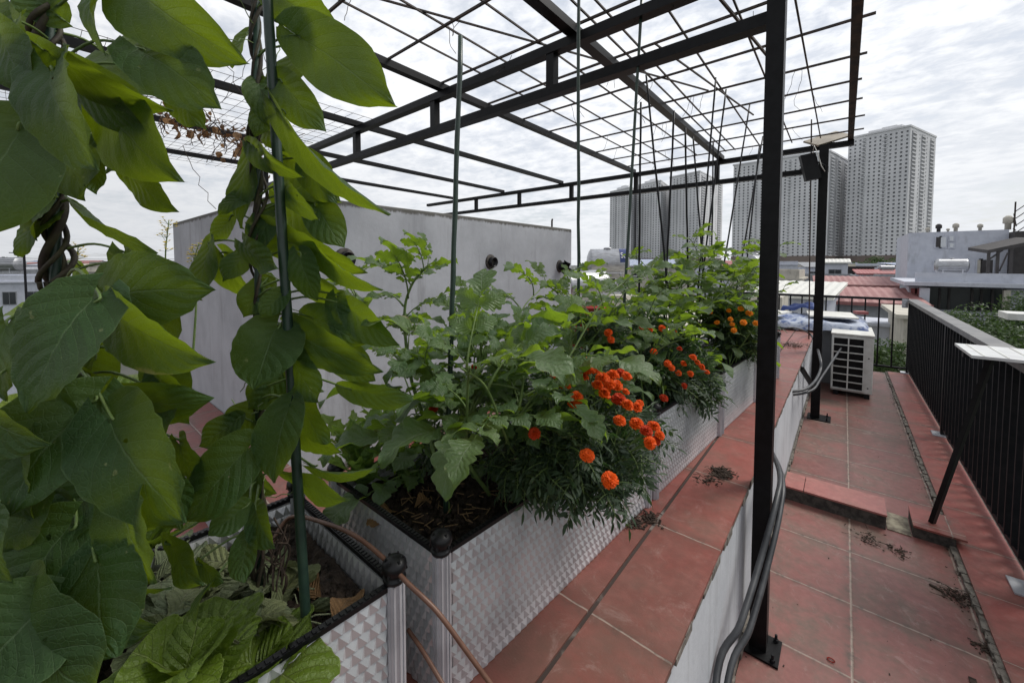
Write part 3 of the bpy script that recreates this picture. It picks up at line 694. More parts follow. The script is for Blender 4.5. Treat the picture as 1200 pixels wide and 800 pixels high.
for z in (-1.1, -1.45):
    q = MB(); q.lathe([(.008, 0), (.006, .004)], (X1-.04, Y0+.004, z), 8, np.array([[1, 0, 0], [0, 0, -1], [0, 1, 0]])); q.build('screw', M['steel_dark'], root)
# tarpaulin covered base behind
root = thing('plinth', 'grey concrete plinth behind the air conditioner, carrying the blue tarpaulin', 'plinth', (-.6, 7.2, FLOOR))
q = MB(); q.bb(-1.3, .05, 6.68, 7.7, FLOOR, -.81); q.build('block', M['grey_wall'], root)
def cloth(x0, x1, y0, y1, z, amp, seed, fall=.1):
    n = 44; r = np.random.RandomState(seed); ph = r.rand(12)*6.3; v = []; f = []
    for i in range(n+1):
        for j in range(n+1):
            x = x0+(x1-x0)*i/n; y = y0+(y1-y0)*j/n; ex = max(0, abs(2*i/n-1)-.86)/.14; ey = max(0, abs(2*j/n-1)-.86)/.14
            zz_ = z+amp*(.5*math.sin(9*x+ph[0]+2*math.sin(6*y+ph[1]))+.35*math.sin(17*y+ph[2]+5*x)+.25*math.sin(31*x+13*y+ph[3]))-fall*max(ex, ey)**2+amp*1.0
            v.append((x, y, zz_))
    for i in range(n):
        for j in range(n): k = i*(n+1)+j; f.append((k, k+1, k+n+2, k+n+1))
    q = MB(); q.add(v, f, smooth=True); return q
solo(cloth(-1.35, .28, 6.5, 7.75, -.79, .025, 3), 'tarpaulin', M['tarp'], 'crumpled blue and white tarpaulin over the plinth at the walkway end', 'tarpaulin', (-.6, 7.2, -.8))
a_, b_ = (-.22, .10), (6.72, 7.5)
q = MB(); q.box((-.13, 7.15, -.715), (.52, .75, .02), np.array(Matrix.Rotation(R(6), 3, 'Z'))); solo(q, 'white_board', M['board'], 'flat white board lying on the blue tarpaulin right of the far post', 'board', (-.13, 7.15, -.73), 'white boards on the tarpaulin')
q = MB(); q.box((-.86, 6.75, -.70), (.46, .62, .02), np.array(Matrix.Rotation(R(-14), 3, 'Z'))); solo(q, 'white_board', M['board'], 'flat white board on the tarpaulin between the two black posts', 'board', (-.86, 6.75, -.72), 'white boards on the tarpaulin')
q = MB(); q.box((.20, 7.55, -.70), (.13, .13, .04), np.array(Matrix.Rotation(R(20), 3, 'Z'))); solo(q, 'brick', M['redroof'], 'small red brick weighing down the tarpaulin corner', 'brick', (.2, 7.55, -.72))
q = cloth(-.75, -.32, 7.45, 7.8, -.72, .06, 9, .06); solo(q, 'folded_cloth', noisy('navy_cloth', (.03, .05, .16), (.05, .08, .22), 14, .7, bs=.4), 'heap of dark blue cloth at the back of the tarpaulin', 'cloth', (-.5, 7.6, -.72))

# ------------------------------------------------------------------ solar panel lying on the side railing, with strut
root = thing('solar_panel', 'flat pale solar panel resting across the top rail of the side railing', 'solar panel', (.72, 3.17, -.47))
zc = -.455
q = MB(); q.bb(.50, 1.25, 2.97, 3.37, zc-.014, zc); q.build('panel', M['panel_white'], root)
q = MB()
for i in range(9): q.bb(.54+i*.078, .545+i*.078, 2.98, 3.36, zc+.001, zc+.0025)
q.build('cell_lines', M['board'], root)
q = MB(); q.bb(.50, 1.25, 3.15, 3.19, -.497, zc-.015); q.build('mounting_bar', M['steel_dark'], root)
q = MB(); q.bar((.436, 3.30, FLOOR+.075), (.60, 3.17, -.49), .028, .022); solo(q, 'strut', M['black'], 'black steel strut slanting from the small tiled step up to the pale solar panel', 'strut', (.436, 3.3, FLOOR+.07))

# ------------------------------------------------------------------ conduits, tubes
def spline(pts, n=8):
    P = [Vector(p) for p in pts]; P = [P[0]*2-P[1]]+P+[P[-1]*2-P[-2]]; out = []
    for i in range(1, len(P)-2):
        for k in range(n):
            t_ = k/n; out.append(.5*((2*P[i])+(P[i+1]-P[i-1])*t_+(2*P[i-1]-5*P[i]+4*P[i+1]-P[i+2])*t_*t_+(3*P[i]-P[i-1]-3*P[i+1]+P[i+2])*t_**3))
    out.append(P[-2]); return out
def conduit(pts, r_, label, mat='conduit'):
    q = MB(); q.tube(spline(pts), r_, 12); return solo(q, 'conduit', M[mat], label, 'conduit', pts[0], 'grey conduits beside the near post')
conduit([(-.10, .6, FLOOR+.02), at(838, 812, 1.22), at(868, 730, 1.33), at(890, 660, 1.47), at(909, 590, 1.60), at(914, 556, 1.75), at(903, 528, 2.05), at(884, 500, 2.5), at(881, 482, 2.75), at(890, 466, 2.95), at(915, 460, 3.15), (-.20, 3.95, -1.0), atX(961, 435, -.14), atX(960, 415, -.16), atX(950, 392, -.3), at(930, 384, 4.3), at(910, 386, 4.5), (-.93, 6.62, -.86)],
        .0108, 'outer grey conduit running up past the near black post and looping back over the parapet')
conduit([(-.14, .62, FLOOR+.02), at(850, 818, 1.20), at(879, 735, 1.33), at(899, 665, 1.46), at(914, 600, 1.60), at(917, 562, 1.74), at(906, 532, 2.08), at(888, 503, 2.52), at(885, 484, 2.78), at(893, 469, 2.98), at(916, 464, 3.2), (-.18, 4.0, -1.03), atX(964, 440, -.12), (.0, 6.1, -1.0)],
        .0098, 'inner grey conduit lying right beside the outer one past the near black post')
q = MB(); q.bar(at(939, 431, 3.55), at(952, 452, 3.72), .03); solo(q, 'pipe_stub', M['black'], 'short black tube end propped by the conduits before the far post', 'pipe', at(952, 452, 3.72))
def tube(pts, r_, label, mat): q = MB(); q.tube(spline(pts), r_, 10); return solo(q, 'drip_tube', M[mat], label, 'tube', pts[0], 'brown drip tubes')
tube([(-.93, .30, SOIL+.02), at(340, 606, .90), at(385, 614, .82), at(420, 630, .77), at(452, 656, .73), at(478, 683, .70), at(512, 716, .68), at(545, 760, .67), at(590, 822, .66)], .0042, 'brown drip tube arching over the near planter corners down to the parapet', 'brown_tube')
tube([at(478, 737, .80), at(492, 757, .775), at(508, 783, .75), at(530, 820, .72)], .0042, 'brown drip tube low in the gap between the two nearest planters', 'brown_tube')
# debris on the parapet and walkway
def debris(c, n, rad, seed, label, name='root_clump', mat='root'):
    r = random.Random(seed); q = MB()
    for _ in range(n*2):
        s_ = r.uniform(.002, .008); q.box((c[0]+r.gauss(0, rad*.8), c[1]+r.gauss(0, rad*.8), c[2]+.001+abs(r.gauss(0, rad*.2))), (s_, s_*r.uniform(1, 2.4), s_*.4), frame((r.uniform(-1, 1), r.uniform(-1, 1), r.uniform(-.2, .2)), (0, 0, 1)))
    for _ in range(n//2+2):
        p = Vector(c)+Vector((r.gauss(0, rad), r.gauss(0, rad), .003+abs(r.gauss(0, rad*.25)))); pts = [p]; d = Vector((r.uniform(-1, 1), r.uniform(-1, 1), r.uniform(-.2, .3))).normalized()
        for k in range(3): pts.append(pts[-1]+d*rad*r.uniform(.2, .5)); pts[-1].z = max(c[2]+.002, pts[-1].z); d = (d+Vector((r.uniform(-.8, .8), r.uniform(-.8, .8), r.uniform(-.4, .3)))).normalized()
        q.tube(pts, r.uniform(.0008, .0022), 4)
    return solo(q, name, M[mat], label, 'debris', c, None, 'stuff' if 'scraps' in label or 'dead leaves' in label or 'scatter' in label or 'crumbs' in label else None)
debris((-.537, 1.30, PAR), 60, .018, 1, 'dark dried root clump on the left parapet strip near the silver panel')
debris((-.50, 1.36, PAR), 40, .02, 8, 'scatter of dry root bits crossing the parapet groove')
debris((-.375, 1.86, PAR), 170, .022, 2, 'round dark dried root clump on the right parapet strip')
debris((-.40, 1.76, PAR), 16, .03, 12, 'few dark crumbs on the parapet below the round root clump')
debris((-.40, 5.25, PAR), 60, .08, 3, 'bundle of dry twigs on the far end of the parapet', 'twig_bundle')
debris((.27, 2.98, FLOOR), 24, .028, 4, 'dry debris on the walkway before the drain gap')
debris((.15, 3.0, FLOOR), 26, .04, 14, 'thin line of dry scraps in front of the long step')
debris((.46, 2.75, FLOOR), 60, .04, 5, 'dead leaves caught in the kerb corner')
debris((.485, 2.45, FLOOR), 20, .022, 15, 'withered scraps along the kerb edge')
debris((.47, 2.15, FLOOR), 14, .02, 16, 'dark crumbs by the kerb nearest the camera')
q = MB(); r = random.Random(91)
for i in range(230):
    if r.random() < .75: x, y = .495-abs(r.gauss(0, .02)), r.uniform(1.7, 7)
    elif r.random() < .4: x, y = -.262+abs(r.gauss(0, .02)), r.uniform(1.7, 6.5)
    else: x, y = r.uniform(-.25, .48), r.uniform(1.8, 6)
    s_ = r.uniform(.001, .0045); q.box((x, y, FLOOR+.002), (s_, s_*r.uniform(1, 2.5), s_*.4), frame((r.uniform(-1, 1), r.uniform(-1, 1), 0), (0, 0, 1)))
tag(q.build('grit', M['root'], None, offset=(0, 3, FLOOR)), 'fine dark grit and crumbs scattered along the edges of the walkway tiles', 'grit', None, 'stuff')
q = MB(); q.box((.39, 2.76, FLOOR+.004), (.012, .05, .006), np.array(Matrix.Rotation(R(60), 3, 'Z'))); solo(q, 'twig', M['root'], 'short dark twig lying flat on the right row of walkway tiles', 'twig', (.39, 2.76, FLOOR))
q = MB(); q.tube([Vector((.005+.012*math.cos(a), 1.98+.009*math.sin(a), FLOOR+.004)) for a in np.linspace(0, 5.6, 14)], .002, 5); solo(q, 'rubber_ring', M['deepred'], 'tiny reddish ring lying on the walkway near the base plate', 'ring', (.005, 1.98, FLOOR))
q = MB(); q.box(at(1002, 603, 2.55) if False else (.42, 2.22, FLOOR+.004), (.02, .03, .006)); solo(q, 'stone_chip', M['root'], 'small dark chip on the walkway tiles near the right edge', 'chip', (.42, 2.22, FLOOR))

# ================================================================== CITY
def face_windows(q_list, a, b, ztop, zbot, nfl, ncol, ww, wh, skip=(), out=.06):
    """windows on a wall between plan points a,b; appends (centre, u, n, w, h)"""
    a = Vector((a[0], a[1], 0)); b = Vector((b[0], b[1], 0)); u = (b-a).normalized(); n = Vector((u.y, -u.x, 0))
    L = (b-a).length; fh = (ztop-zbot)/nfl
    for fl in range(nfl):
        for c in range(ncol):
            if c in skip: continue
            p = a+u*(L*(c+.5)/ncol)+n*out+Vector((0, 0, ztop-fh*(fl+.5)))
            q_list.append((p, u, n, ww, wh))
def tower(A, Lp, Rp, ztop, label, side_dark=False, cols=(14, 6), fl=32, crown=True, loc=None):
    """A near corner, Lp left end, Rp right end (plan points)"""
    A, Lp, Rp = Vector((A[0], A[1], 0)), Vector((Lp[0], Lp[1], 0)), Vector((Rp[0], Rp[1], 0)); B = Lp+Rp-A
    root = thing('tower_block', label, 'tower', (A.x, A.y, CITY), 'grey residential tower blocks on the skyline')
    u = (A-Lp).normalized(); v_ = (Rp-A).normalized()
    def prism(pts, z0, z1, q):
        k = len(pts); v = [(p.x, p.y, z0) for p in pts]+[(p.x, p.y, z1) for p in pts]
        q.add(v, [tuple(range(k))[::-1], tuple(range(k, 2*k))]+[(i, (i+1) % k, k+(i+1) % k, k+i) for i in range(k)])
    zb = ztop*0+8.
    q = MB(); prism([Lp, A, Rp, B], 0, ztop, q); wl = q.build('wall', M['tower'], root)
    q = MB(); e = 1.0; c = (Lp+Rp)/2
    prism([p+(p-c)*.012 for p in (Lp, A, Rp, B)], CITY, 6, q); q.build('podium', M['tower_base'], root)
    q = MB(); prism([p+(p-c)*.02 for p in (Lp, A, Rp, B)], ztop, ztop+1.2, q); q.build('cornice', M['tower'], root)
    if crown:
        q = MB(); prism([c+(p-c)*.55 for p in (Lp, A, Rp, B)], ztop+1.2, ztop+5.5, q); prism([c+(p-c)*.25 for p in (Lp, A, Rp, B)], ztop+5.5, ztop+8, q); q.build('roof_block', M['tower'], root)
    # shade of recesses and dark sides painted as darker strips; balcony slabs on both faces
    q = MB(); L1 = (A-Lp).length; L2 = (Rp-A).length
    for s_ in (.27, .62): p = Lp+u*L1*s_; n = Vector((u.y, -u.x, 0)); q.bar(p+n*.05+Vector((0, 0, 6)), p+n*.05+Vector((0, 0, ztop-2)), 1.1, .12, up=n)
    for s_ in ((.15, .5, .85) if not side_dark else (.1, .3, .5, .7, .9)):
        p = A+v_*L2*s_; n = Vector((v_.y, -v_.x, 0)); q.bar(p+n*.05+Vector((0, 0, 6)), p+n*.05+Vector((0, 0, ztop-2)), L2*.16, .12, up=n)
    q.build('shade_strip', M['tower_side'], root)
    q = MB(); n = Vector((v_.y, -v_.x, 0))
    for f in range(fl):
        z = 6+(ztop-7)*(f+.1)/fl
        for s_ in (.15, .5, .85): p = A+v_*L2*s_+n*.35; q.box(p+Vector((0, 0, z)), (L2*.15, .6, .9), frame(n, (0, 0, 1)))
    n2 = Vector((u.y, -u.x, 0))
    for f in range(fl):
        z = 6+(ztop-7)*(f+.1)/fl
        for s_ in (.27, .62): p = Lp+u*L1*s_+n2*.35; q.box(p+Vector((0, 0, z)), (2.4, .6, .8), frame(n2, (0, 0, 1)))
    q.build('balconies', M['tower'], root)['kind'] = 'stuff'
    W = []
    face_windows(W, Lp, A, ztop-1.5, 5, fl, cols[0], 1.0, 1.1)
    face_windows(W, A, Rp, ztop-1.5, 5, fl, cols[1], .9, 1.1)
    W.sort(key=lambda w_: (w_[0]-Vector((0, 0, 40))).length)
    me = None
    for i, (p, uu, nn, ww, wh) in enumerate(W[:100]):
        if me is None:
            q = MB(); q.box((0, 0, 0), (1.1, .1, 1.15)); o = q.build('window', M['tower_glass'], root, offset=(0, 0, 0)); me = o.data
        else: o = bpy.data.objects.new('window', me); COL.objects.link(o); o.parent = root
        o.location = p-Vector(root.location); o.rotation_euler = (0, 0, math.atan2(uu.y, uu.x))
    q = MB()
    for (p, uu, nn, ww, wh) in W[100:]: q.box(p, (ww, .1, wh), np.array([[uu.x, nn.x, 0], [uu.y, nn.y, 0], [0, 0, 1]]))
    q.build('windows', M['tower_glass'], root)['kind'] = 'stuff'
    return root
def zt(y, D): return (309-y)/467*D
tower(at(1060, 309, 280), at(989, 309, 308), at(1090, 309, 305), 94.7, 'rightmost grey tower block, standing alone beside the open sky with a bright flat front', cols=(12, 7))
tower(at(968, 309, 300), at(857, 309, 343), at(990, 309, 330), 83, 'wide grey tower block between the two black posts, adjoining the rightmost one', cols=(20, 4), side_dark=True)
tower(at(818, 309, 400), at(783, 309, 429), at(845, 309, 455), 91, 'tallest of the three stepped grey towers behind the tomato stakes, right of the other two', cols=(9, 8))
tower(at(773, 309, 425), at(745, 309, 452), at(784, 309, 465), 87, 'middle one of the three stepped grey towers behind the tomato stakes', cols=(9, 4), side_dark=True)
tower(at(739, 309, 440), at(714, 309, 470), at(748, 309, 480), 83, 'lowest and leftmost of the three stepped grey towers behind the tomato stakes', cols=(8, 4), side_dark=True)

def house(c, w_, d_, h, wall, label, roof='flat', yaw=0, nw=(3, 2), group=None, wins=True, roofmat='redroof', wm='glass', name='house', z0=CITY, parapet=True):
    """c = centre of the roof plane; front faces -Y before yaw"""
    root = thing(name, label, 'house', (c[0], c[1], z0), group)
    root.rotation_euler = (0, 0, yaw); H = c[2]-z0; off = tuple(root.location)
    def bd(q, n_, mt, p=root): return q.build(n_, mt, p, offset=(0, 0, 0))
    q = MB(); q.bb(-w_/2, w_/2, -d_/2, d_/2, 0, H); wl = bd(q, 'wall', M[wall])
    if roof == 'flat':
        q = MB(); q.bb(-w_/2-.25, w_/2+.25, -d_/2-.25, d_/2+.25, H-.02, H+.13)
        if parapet:
            for (x0, x1, y0, y1) in ((-w_/2, w_/2, -d_/2, -d_/2+.12), (-w_/2, w_/2, d_/2-.12, d_/2), (-w_/2, -w_/2+.12, -d_/2+.121, d_/2-.121), (w_/2-.12, w_/2, -d_/2+.121, d_/2-.121)): q.bb(x0, x1, y0, y1, H+.13, H+.8)
        bd(q, 'roof', M[wall])
    else:
        rise = .14*d_ if roof == 'gable' else .12*d_; q = MB(); e = .35; n_ = max(6, int(w_/.35))
        def prof(y):
            if roof == 'gable': return H+.05+rise*(1-abs(y)/(d_/2+e))
            return H+.05+rise*((y+d_/2+e)/(d_+2*e))
        ys = [-d_/2-e, 0, d_/2+e] if roof == 'gable' else [-d_/2-e, d_/2+e]
        for i in range(len(ys)-1):
            v = []; f = []
            for k in range(2*n_+1):
                x = -w_/2-e+(w_+2*e)*k/(2*n_); b_ = .04*(k % 2)
                v += [(x, ys[i], prof(ys[i])+b_), (x, ys[i+1], prof(ys[i+1])+b_)]
            for k in range(2*n_): f.append((2*k, 2*k+2, 2*k+3, 2*k+1))
            q.add(v, f)
            q.add([(-w_/2-e, ys[i], prof(ys[i])-.12), (w_/2+e, ys[i], prof(ys[i])-.12), (w_/2+e, ys[i+1], prof(ys[i+1])-.12), (-w_/2-e, ys[i+1], prof(ys[i+1])-.12)], [(0, 3, 2, 1)])
        q.box((0, -d_/2-e, prof(-d_/2-e)-.04), (w_+2*e, .03, .2))
        bd(q, 'roof', M[roofmat])
        if roof == 'gable':
            q = MB()
            for sx in (-1, 1): q.add([(sx*w_/2, -d_/2, H), (sx*w_/2, d_/2, H), (sx*w_/2, 0, H+rise*.9)], [(0, 1, 2)])
            bd(q, 'gable_wall', M[wall])
    if wins:
        ww, wh = min(1.4, w_/nw[0]*.5), 1.3
        for fl in range(nw[1]):
            for i in range(nw[0]):
                x = -w_/2+w_*(i+.5)/nw[0]; z = H-1.7-fl*3.1
                q = MB(); q.bb(x-ww/2-.07, x+ww/2+.07, -d_/2-.05, -d_/2+.02, z-wh/2-.07, z+wh/2+.07); fr = bd(q, 'window', M['grey_wall'])
                q = MB(); q.bb(x-ww/2, x-.03, -d_/2-.07, -d_/2-.052, z-wh/2, z+wh/2); q.bb(x+.03, x+ww/2, -d_/2-.07, -d_/2-.052, z-wh/2, z+wh/2); bd(q, 'pane', M[wm], fr)
    return root
Yv = R(0)
# named houses near the walkway end
H = house
H(at(1001, 334, 34)+Vector((0, 1, 0)), 5.0, 5, 3, 'white_wall', 'white house with a faded pinkish red sheet roof, upper one of the two', 'shed', R(4), (3, 1), roofmat='redroof2')
H(at(1012, 354, 24)+Vector((.0, 1.5, 0)), 4.4, 5.4, 3, 'grey_wall', 'low building under the wide red ribbed roof just beyond the end railing', 'shed', R(4), (3, 1), roofmat='redroof2')
H(at(1024, 378, 19.5), 1.5, 2.0, 3, 'white_wall', 'narrow white block with a small dark window beyond the end railing', 'flat', R(2), (1, 1), parapet=False)
H(at(1057, 366, 17)+Vector((.25, 0, 0)), .9, 4.5, 3, 'cream_wall', 'cream topped white garden wall block right of the narrow white block', 'flat', R(2), (1, 1), wins=False, parapet=False)
H(at(932, 344, 24), 3.6, 5, 3, 'white_wall', 'white house end with a pale slanting roof behind the far post', 'shed', R(-6), (2, 1), roofmat='board')
H(at(945, 330, 42), 7.5, 6, 3, 'grey_wall', 'long pale grey flat-roofed building left of the red roofs', 'flat', R(3), (4, 1))
H(at(978, 308, 62), 3.0, 4, 3, 'white_wall', 'slim white house with an upper glazed room, rising above the rooftops beside the far post', 'gable', R(3), (1, 2), roofmat='board')
H(at(1002, 313, 66), 4.4, 4, 3, 'dark_wall', 'dark open roof shelter with a pale flat top', 'flat', R(3), (2, 1), parapet=False)
H(at(1037, 321, 60), 6.4, 5, 3, 'white_wall', 'white house with a bright red sheet roof below the rightmost tower', 'shed', R(5), (2, 1))
H(at(1050, 330, 46), 3.4, 4, 3, 'grey_wall', 'grey flat-roofed house in front of the bright red roof', 'flat', R(5), (2, 1))
H(at(900, 326, 36), 5, 6, 3, 'cream_wall', 'cream flat-roofed house seen just right of the near black post', 'flat', R(0), (2, 1))
H(at(1058, 318, 80), 6, 6, 3, 'grey_wall', 'grey house squeezed between the red roof and the big white building', 'flat', R(0), (3, 1))
# left-hand city
H(at(22, 330, 46), 8, 6, 3, 'white_wall', 'white flat-roofed house at the far left edge with pale columns', 'flat', R(60), (4, 1))
H(at(38, 322, 60), 6, 6, 3, 'grey_wall', 'grey house with teal glazing at the far left of the city', 'flat', R(60), (3, 1), wm='teal_glass')
H(at(78, 328, 55), 6, 6, 3, 'grey_wall', 'plain grey block behind the twisted left bean stem', 'flat', R(60), (3, 1))
H(at(150, 318, 70), 8, 6, 3, 'cream_wall', 'cream block seen behind the left bean leaves', 'flat', R(60), (3, 1))
r = random.Random(77)
k = 0
for sec in ((-20, 200, 26, (75, 260)), (690, 880, 20, (60, 240)), (880, 1060, 12, (85, 240))):
    for i in range(sec[2]):
        D = sec[3][0]+(sec[3][1]-sec[3][0])*((i+.5)/sec[2])**1.2; x = r.uniform(sec[0], sec[1]); y_ = 309+r.uniform(2.0, 7)/D*60*(1 if D > 70 else 1.1)
        roof = r.choice(['flat', 'flat', 'flat', 'gable', 'shed']); w_ = r.uniform(5, 12)
        H(at(x, y_, D), w_, r.uniform(6, 10), 3, r.choice(['white_wall', 'grey_wall', 'cream_wall', 'white_wall']), 'small hazy house in the low rooftop belt under the skyline', roof, YAW+r.uniform(-.5, .5), (max(2, int(w_/2.6)), 1),
          'small distant rooftop houses', roofmat=r.choice(['redroof', 'redroof2', 'grey_wall', 'tarp']), wm='glass')
# the big white building right
def P3(x, y, Yp): return atY(x, y, Yp)
YF, YT = 43.0, 39.0
root = thing('white_building', 'big white building on the right with a roof terrace and a dark glazed floor', 'building', (12, 44, CITY))
a = P3(1065, 273, YF); b = P3(1183, 265, YF); X0, X1, ZT = a.x, b.x, a.z
q = MB(); q.bb(X0, X1, YF, YF+.3, CITY, ZT); q.bb(X0, X0+.3, YF+.301, YF+9, CITY, ZT); q.bb(X0+.301, X1, YF+8.7, YF+9, CITY, ZT-.4); wl = q.build('wall', M['white_wall'], root)
q = MB(); q.bb(X1+.01, X1+9, YF-1.2, YF+8, CITY, ZT-.2); q.build('dark_wing', M['dark_wall'], root)
def opening(x0, y0, x1, y1, mat, nm='window', Yp=YF, fr='white_wall'):
    p = P3(x0, y0, Yp); s_ = P3(x1, y1, Yp)
    q = MB(); q.bb(p.x-.08, s_.x+.08, Yp-.06, Yp-.01, s_.z-.08, p.z+.08); o = q.build(nm, M[fr], root)
    q = MB(); q.bb(p.x, s_.x, Yp-.09, Yp-.062, s_.z, p.z); q.build('pane', M[mat] if isinstance(mat, str) else mat, o)
bright = noisy('sky_seen_through', (.6, .62, .64), (.55, .57, .6), 1, .8, bs=0)
opening(1097, 278, 1101.5, 289.5, 'dark_wall'); opening(1102.5, 278, 1108, 289.5, bright); opening(1113, 277, 1117, 282, bright); opening(1113, 285.5, 1117, 290, bright)
opening(1095, 306, 1102, 317, 'dark_wall'); opening(1149, 304.5, 1162.5, 320, 'dark_wall', 'door'); opening(1145.5, 304.5, 1149, 320, 'cream_wall', 'door_leaf')
# roof terrace slab and glazed floor
a2 = P3(1060, 330, YT-6); b2 = P3(1230, 330, YT-6); zs = a2.z
pa = P3(1073, 320, YT-5.5)
q = MB(); q.bb(a2.x, b2.x, YT-6, YF-.31, zs-.22, zs); q.build('terrace_slab', M['white_wall'], root)
q = MB(); q.bb(pa.x, b2.x, YT-5.5, YT-5.3, zs+.001, P3(1090, 320, YT-5.5).z); q.build('terrace_parapet', M['white_wall'], root)
q = MB(); q.bb(a2.x+.35, b2.x, YT-4.2, YT+1, CITY, zs-.352); q.build('lower_wall', M['white_wall'], root)
p = P3(1087, 334, YT-4.2); s_ = P3(1178, 366, YT-4.2)
q = MB(); q.bb(p.x, s_.x, YT-4.26, YT-4.21, s_.z, zs-.37); gl_ = q.build('glazing', M['glass'], root)
for px in (1087, 1101, 1112, 1139, 1150, 1163, 1177):
    x = P3(px, 350, YT-4.3).x; q = MB(); q.bb(x-.05, x+.05, YT-4.34, YT-4.265, s_.z, zs-.37); q.build('mullion', M['dark_wall'], gl_)
x = P3(1084, 340, YT-5.8).x; q = MB(); q.bb(x-.2, x+.2, YT-5.8, YT-5.4, CITY, zs-.352); q.build('column', M['white_wall'], root)
x = P3(1181, 340, YT-5.8).x; q = MB(); q.bb(x-.12, x+.12, YT-5.8, YT-5.5, CITY, zs-.352); q.build('column', M['cream_wall'], root)
for px in (1072, 1077):
    x = P3(px, 340, YT-4.5).x; q = MB(); q.bb(x-.15, x+.12, YT-4.30, YT-4.21, zs-2.4, zs-.45); q.build('shutter', M['redroof'], root)
q = MB(); p = P3(1107, 368, YT-6.2); s_ = P3(1185, 368, YT-6.2)
q.bb(p.x, s_.x, YT-6.2, YT-6.16, p.z-.03, p.z+.03); x = p.x
q.bb(p.x, s_.x, YT-6.2, YT-6.16, p.z-1.0, p.z-.94)
while x < s_.x: q.bb(x-.015, x+.015, YT-6.19, YT-6.17, p.z-.939, p.z-.031); x += .2
q.build('balcony_railing', M['steel_dark'], root)
for (px, hgt) in ((1087, 3), (1100, 5), (1111, 2), (1120, 5), (1148.5, 4), (1181, 8)):
    p = P3(px, 268, YF+.15); s = .02*hgt+.035
    root2 = thing('chimney_cap', {1087: 'small pale stub at the left end of the white building roof', 1100: 'dark small vent just right of the left roof stub', 1111: 'tiny low stub on the white building roof', 1120: 'larger light roof vent with a side arm above the square openings', 1148.5: 'pale roof vent alone in the middle of the white roofline', 1181: 'tallest pale block vent at the right end of the white roofline'}[px], 'roof vent', (p.x, YF+.15, ZT))
    q = MB(); q.lathe([(s*.8, ZT), (s*.8, ZT+hgt*.05), (s*1.3, ZT+hgt*.055), (s*1.3, ZT+hgt*.10), (s*.5, ZT+hgt*.12)], (p.x, YF+.15, 0), 10); q.build('vent', M['cream_wall'] if px != 1100 else M['dark_wall'], root2)
# canopy on the terrace
root = thing('canopy', 'dark steel canopy on slanting legs on the white building terrace', 'canopy', (15, 37, zs))
A1, B1, C1 = P3(1158, 293, YT-3), P3(1225, 279, YT-3), P3(1160, 289, YT+2)
q = MB(); q.add([tuple(A1), tuple(B1), tuple(B1+Vector((0, 5, .3))), tuple(A1+Vector((0, 5, .3))), tuple(A1-Vector((0, 0, .2))), tuple(B1-Vector((0, 0, .2))), tuple(B1+Vector((0, 5, .1))), tuple(A1+Vector((0, 5, .1)))], [(0, 1, 2, 3), (4, 7, 6, 5), (0, 4, 5, 1), (3, 2, 6, 7), (0, 3, 7, 4), (1, 5, 6, 2)]); q.build('roof_sheet', M['dark_wall'], root)
for px in (1159, 1170, 1186):
    p = P3(px, 292 if px < 1165 else (289 if px < 1180 else 285), YT-2.9); q = MB(); q.bar((p.x, p.y, zs), (p.x, p.y, p.z-.1), .12); q.build('leg', M['dark_wall'], root)
q = MB(); p = P3(1159, 304, YT-2.9); s_ = P3(1175, 293, YT-2.9); q.bar(p, s_, .08); q.bar(P3(1171, 318, YT-2.9), P3(1181, 296, YT-2.9), .06); q.build('brace', M['dark_wall'], root)
# ladder mast
root = thing('lattice_mast', 'thin lattice mast rising at the far right above the dark wing', 'mast', (19, 43, ZT))
p = P3(1197, 236, YF); z0_ = ZT-.3; q = MB(); q.bar((p.x-.25, YF, z0_), (p.x-.25, YF, p.z), .07); q.bar((p.x+.25, YF, z0_), (p.x+.25, YF, p.z), .07); q.build('upright', M['rod'], root)
q = MB(); z = z0_
while z < p.z-.5: q.bar((p.x-.25, YF-.05, z), (p.x+.25, YF-.05, z+.5), .05); z += .5
q.bar((p.x-.3, YF, p.z-.8), (X1+.3, YF, ZT+.2), .05); q.bar((p.x-.3, YF, p.z-1.8), (X1+.3, YF, ZT-.1), .05)
q.build('brace', M['rod'], root)

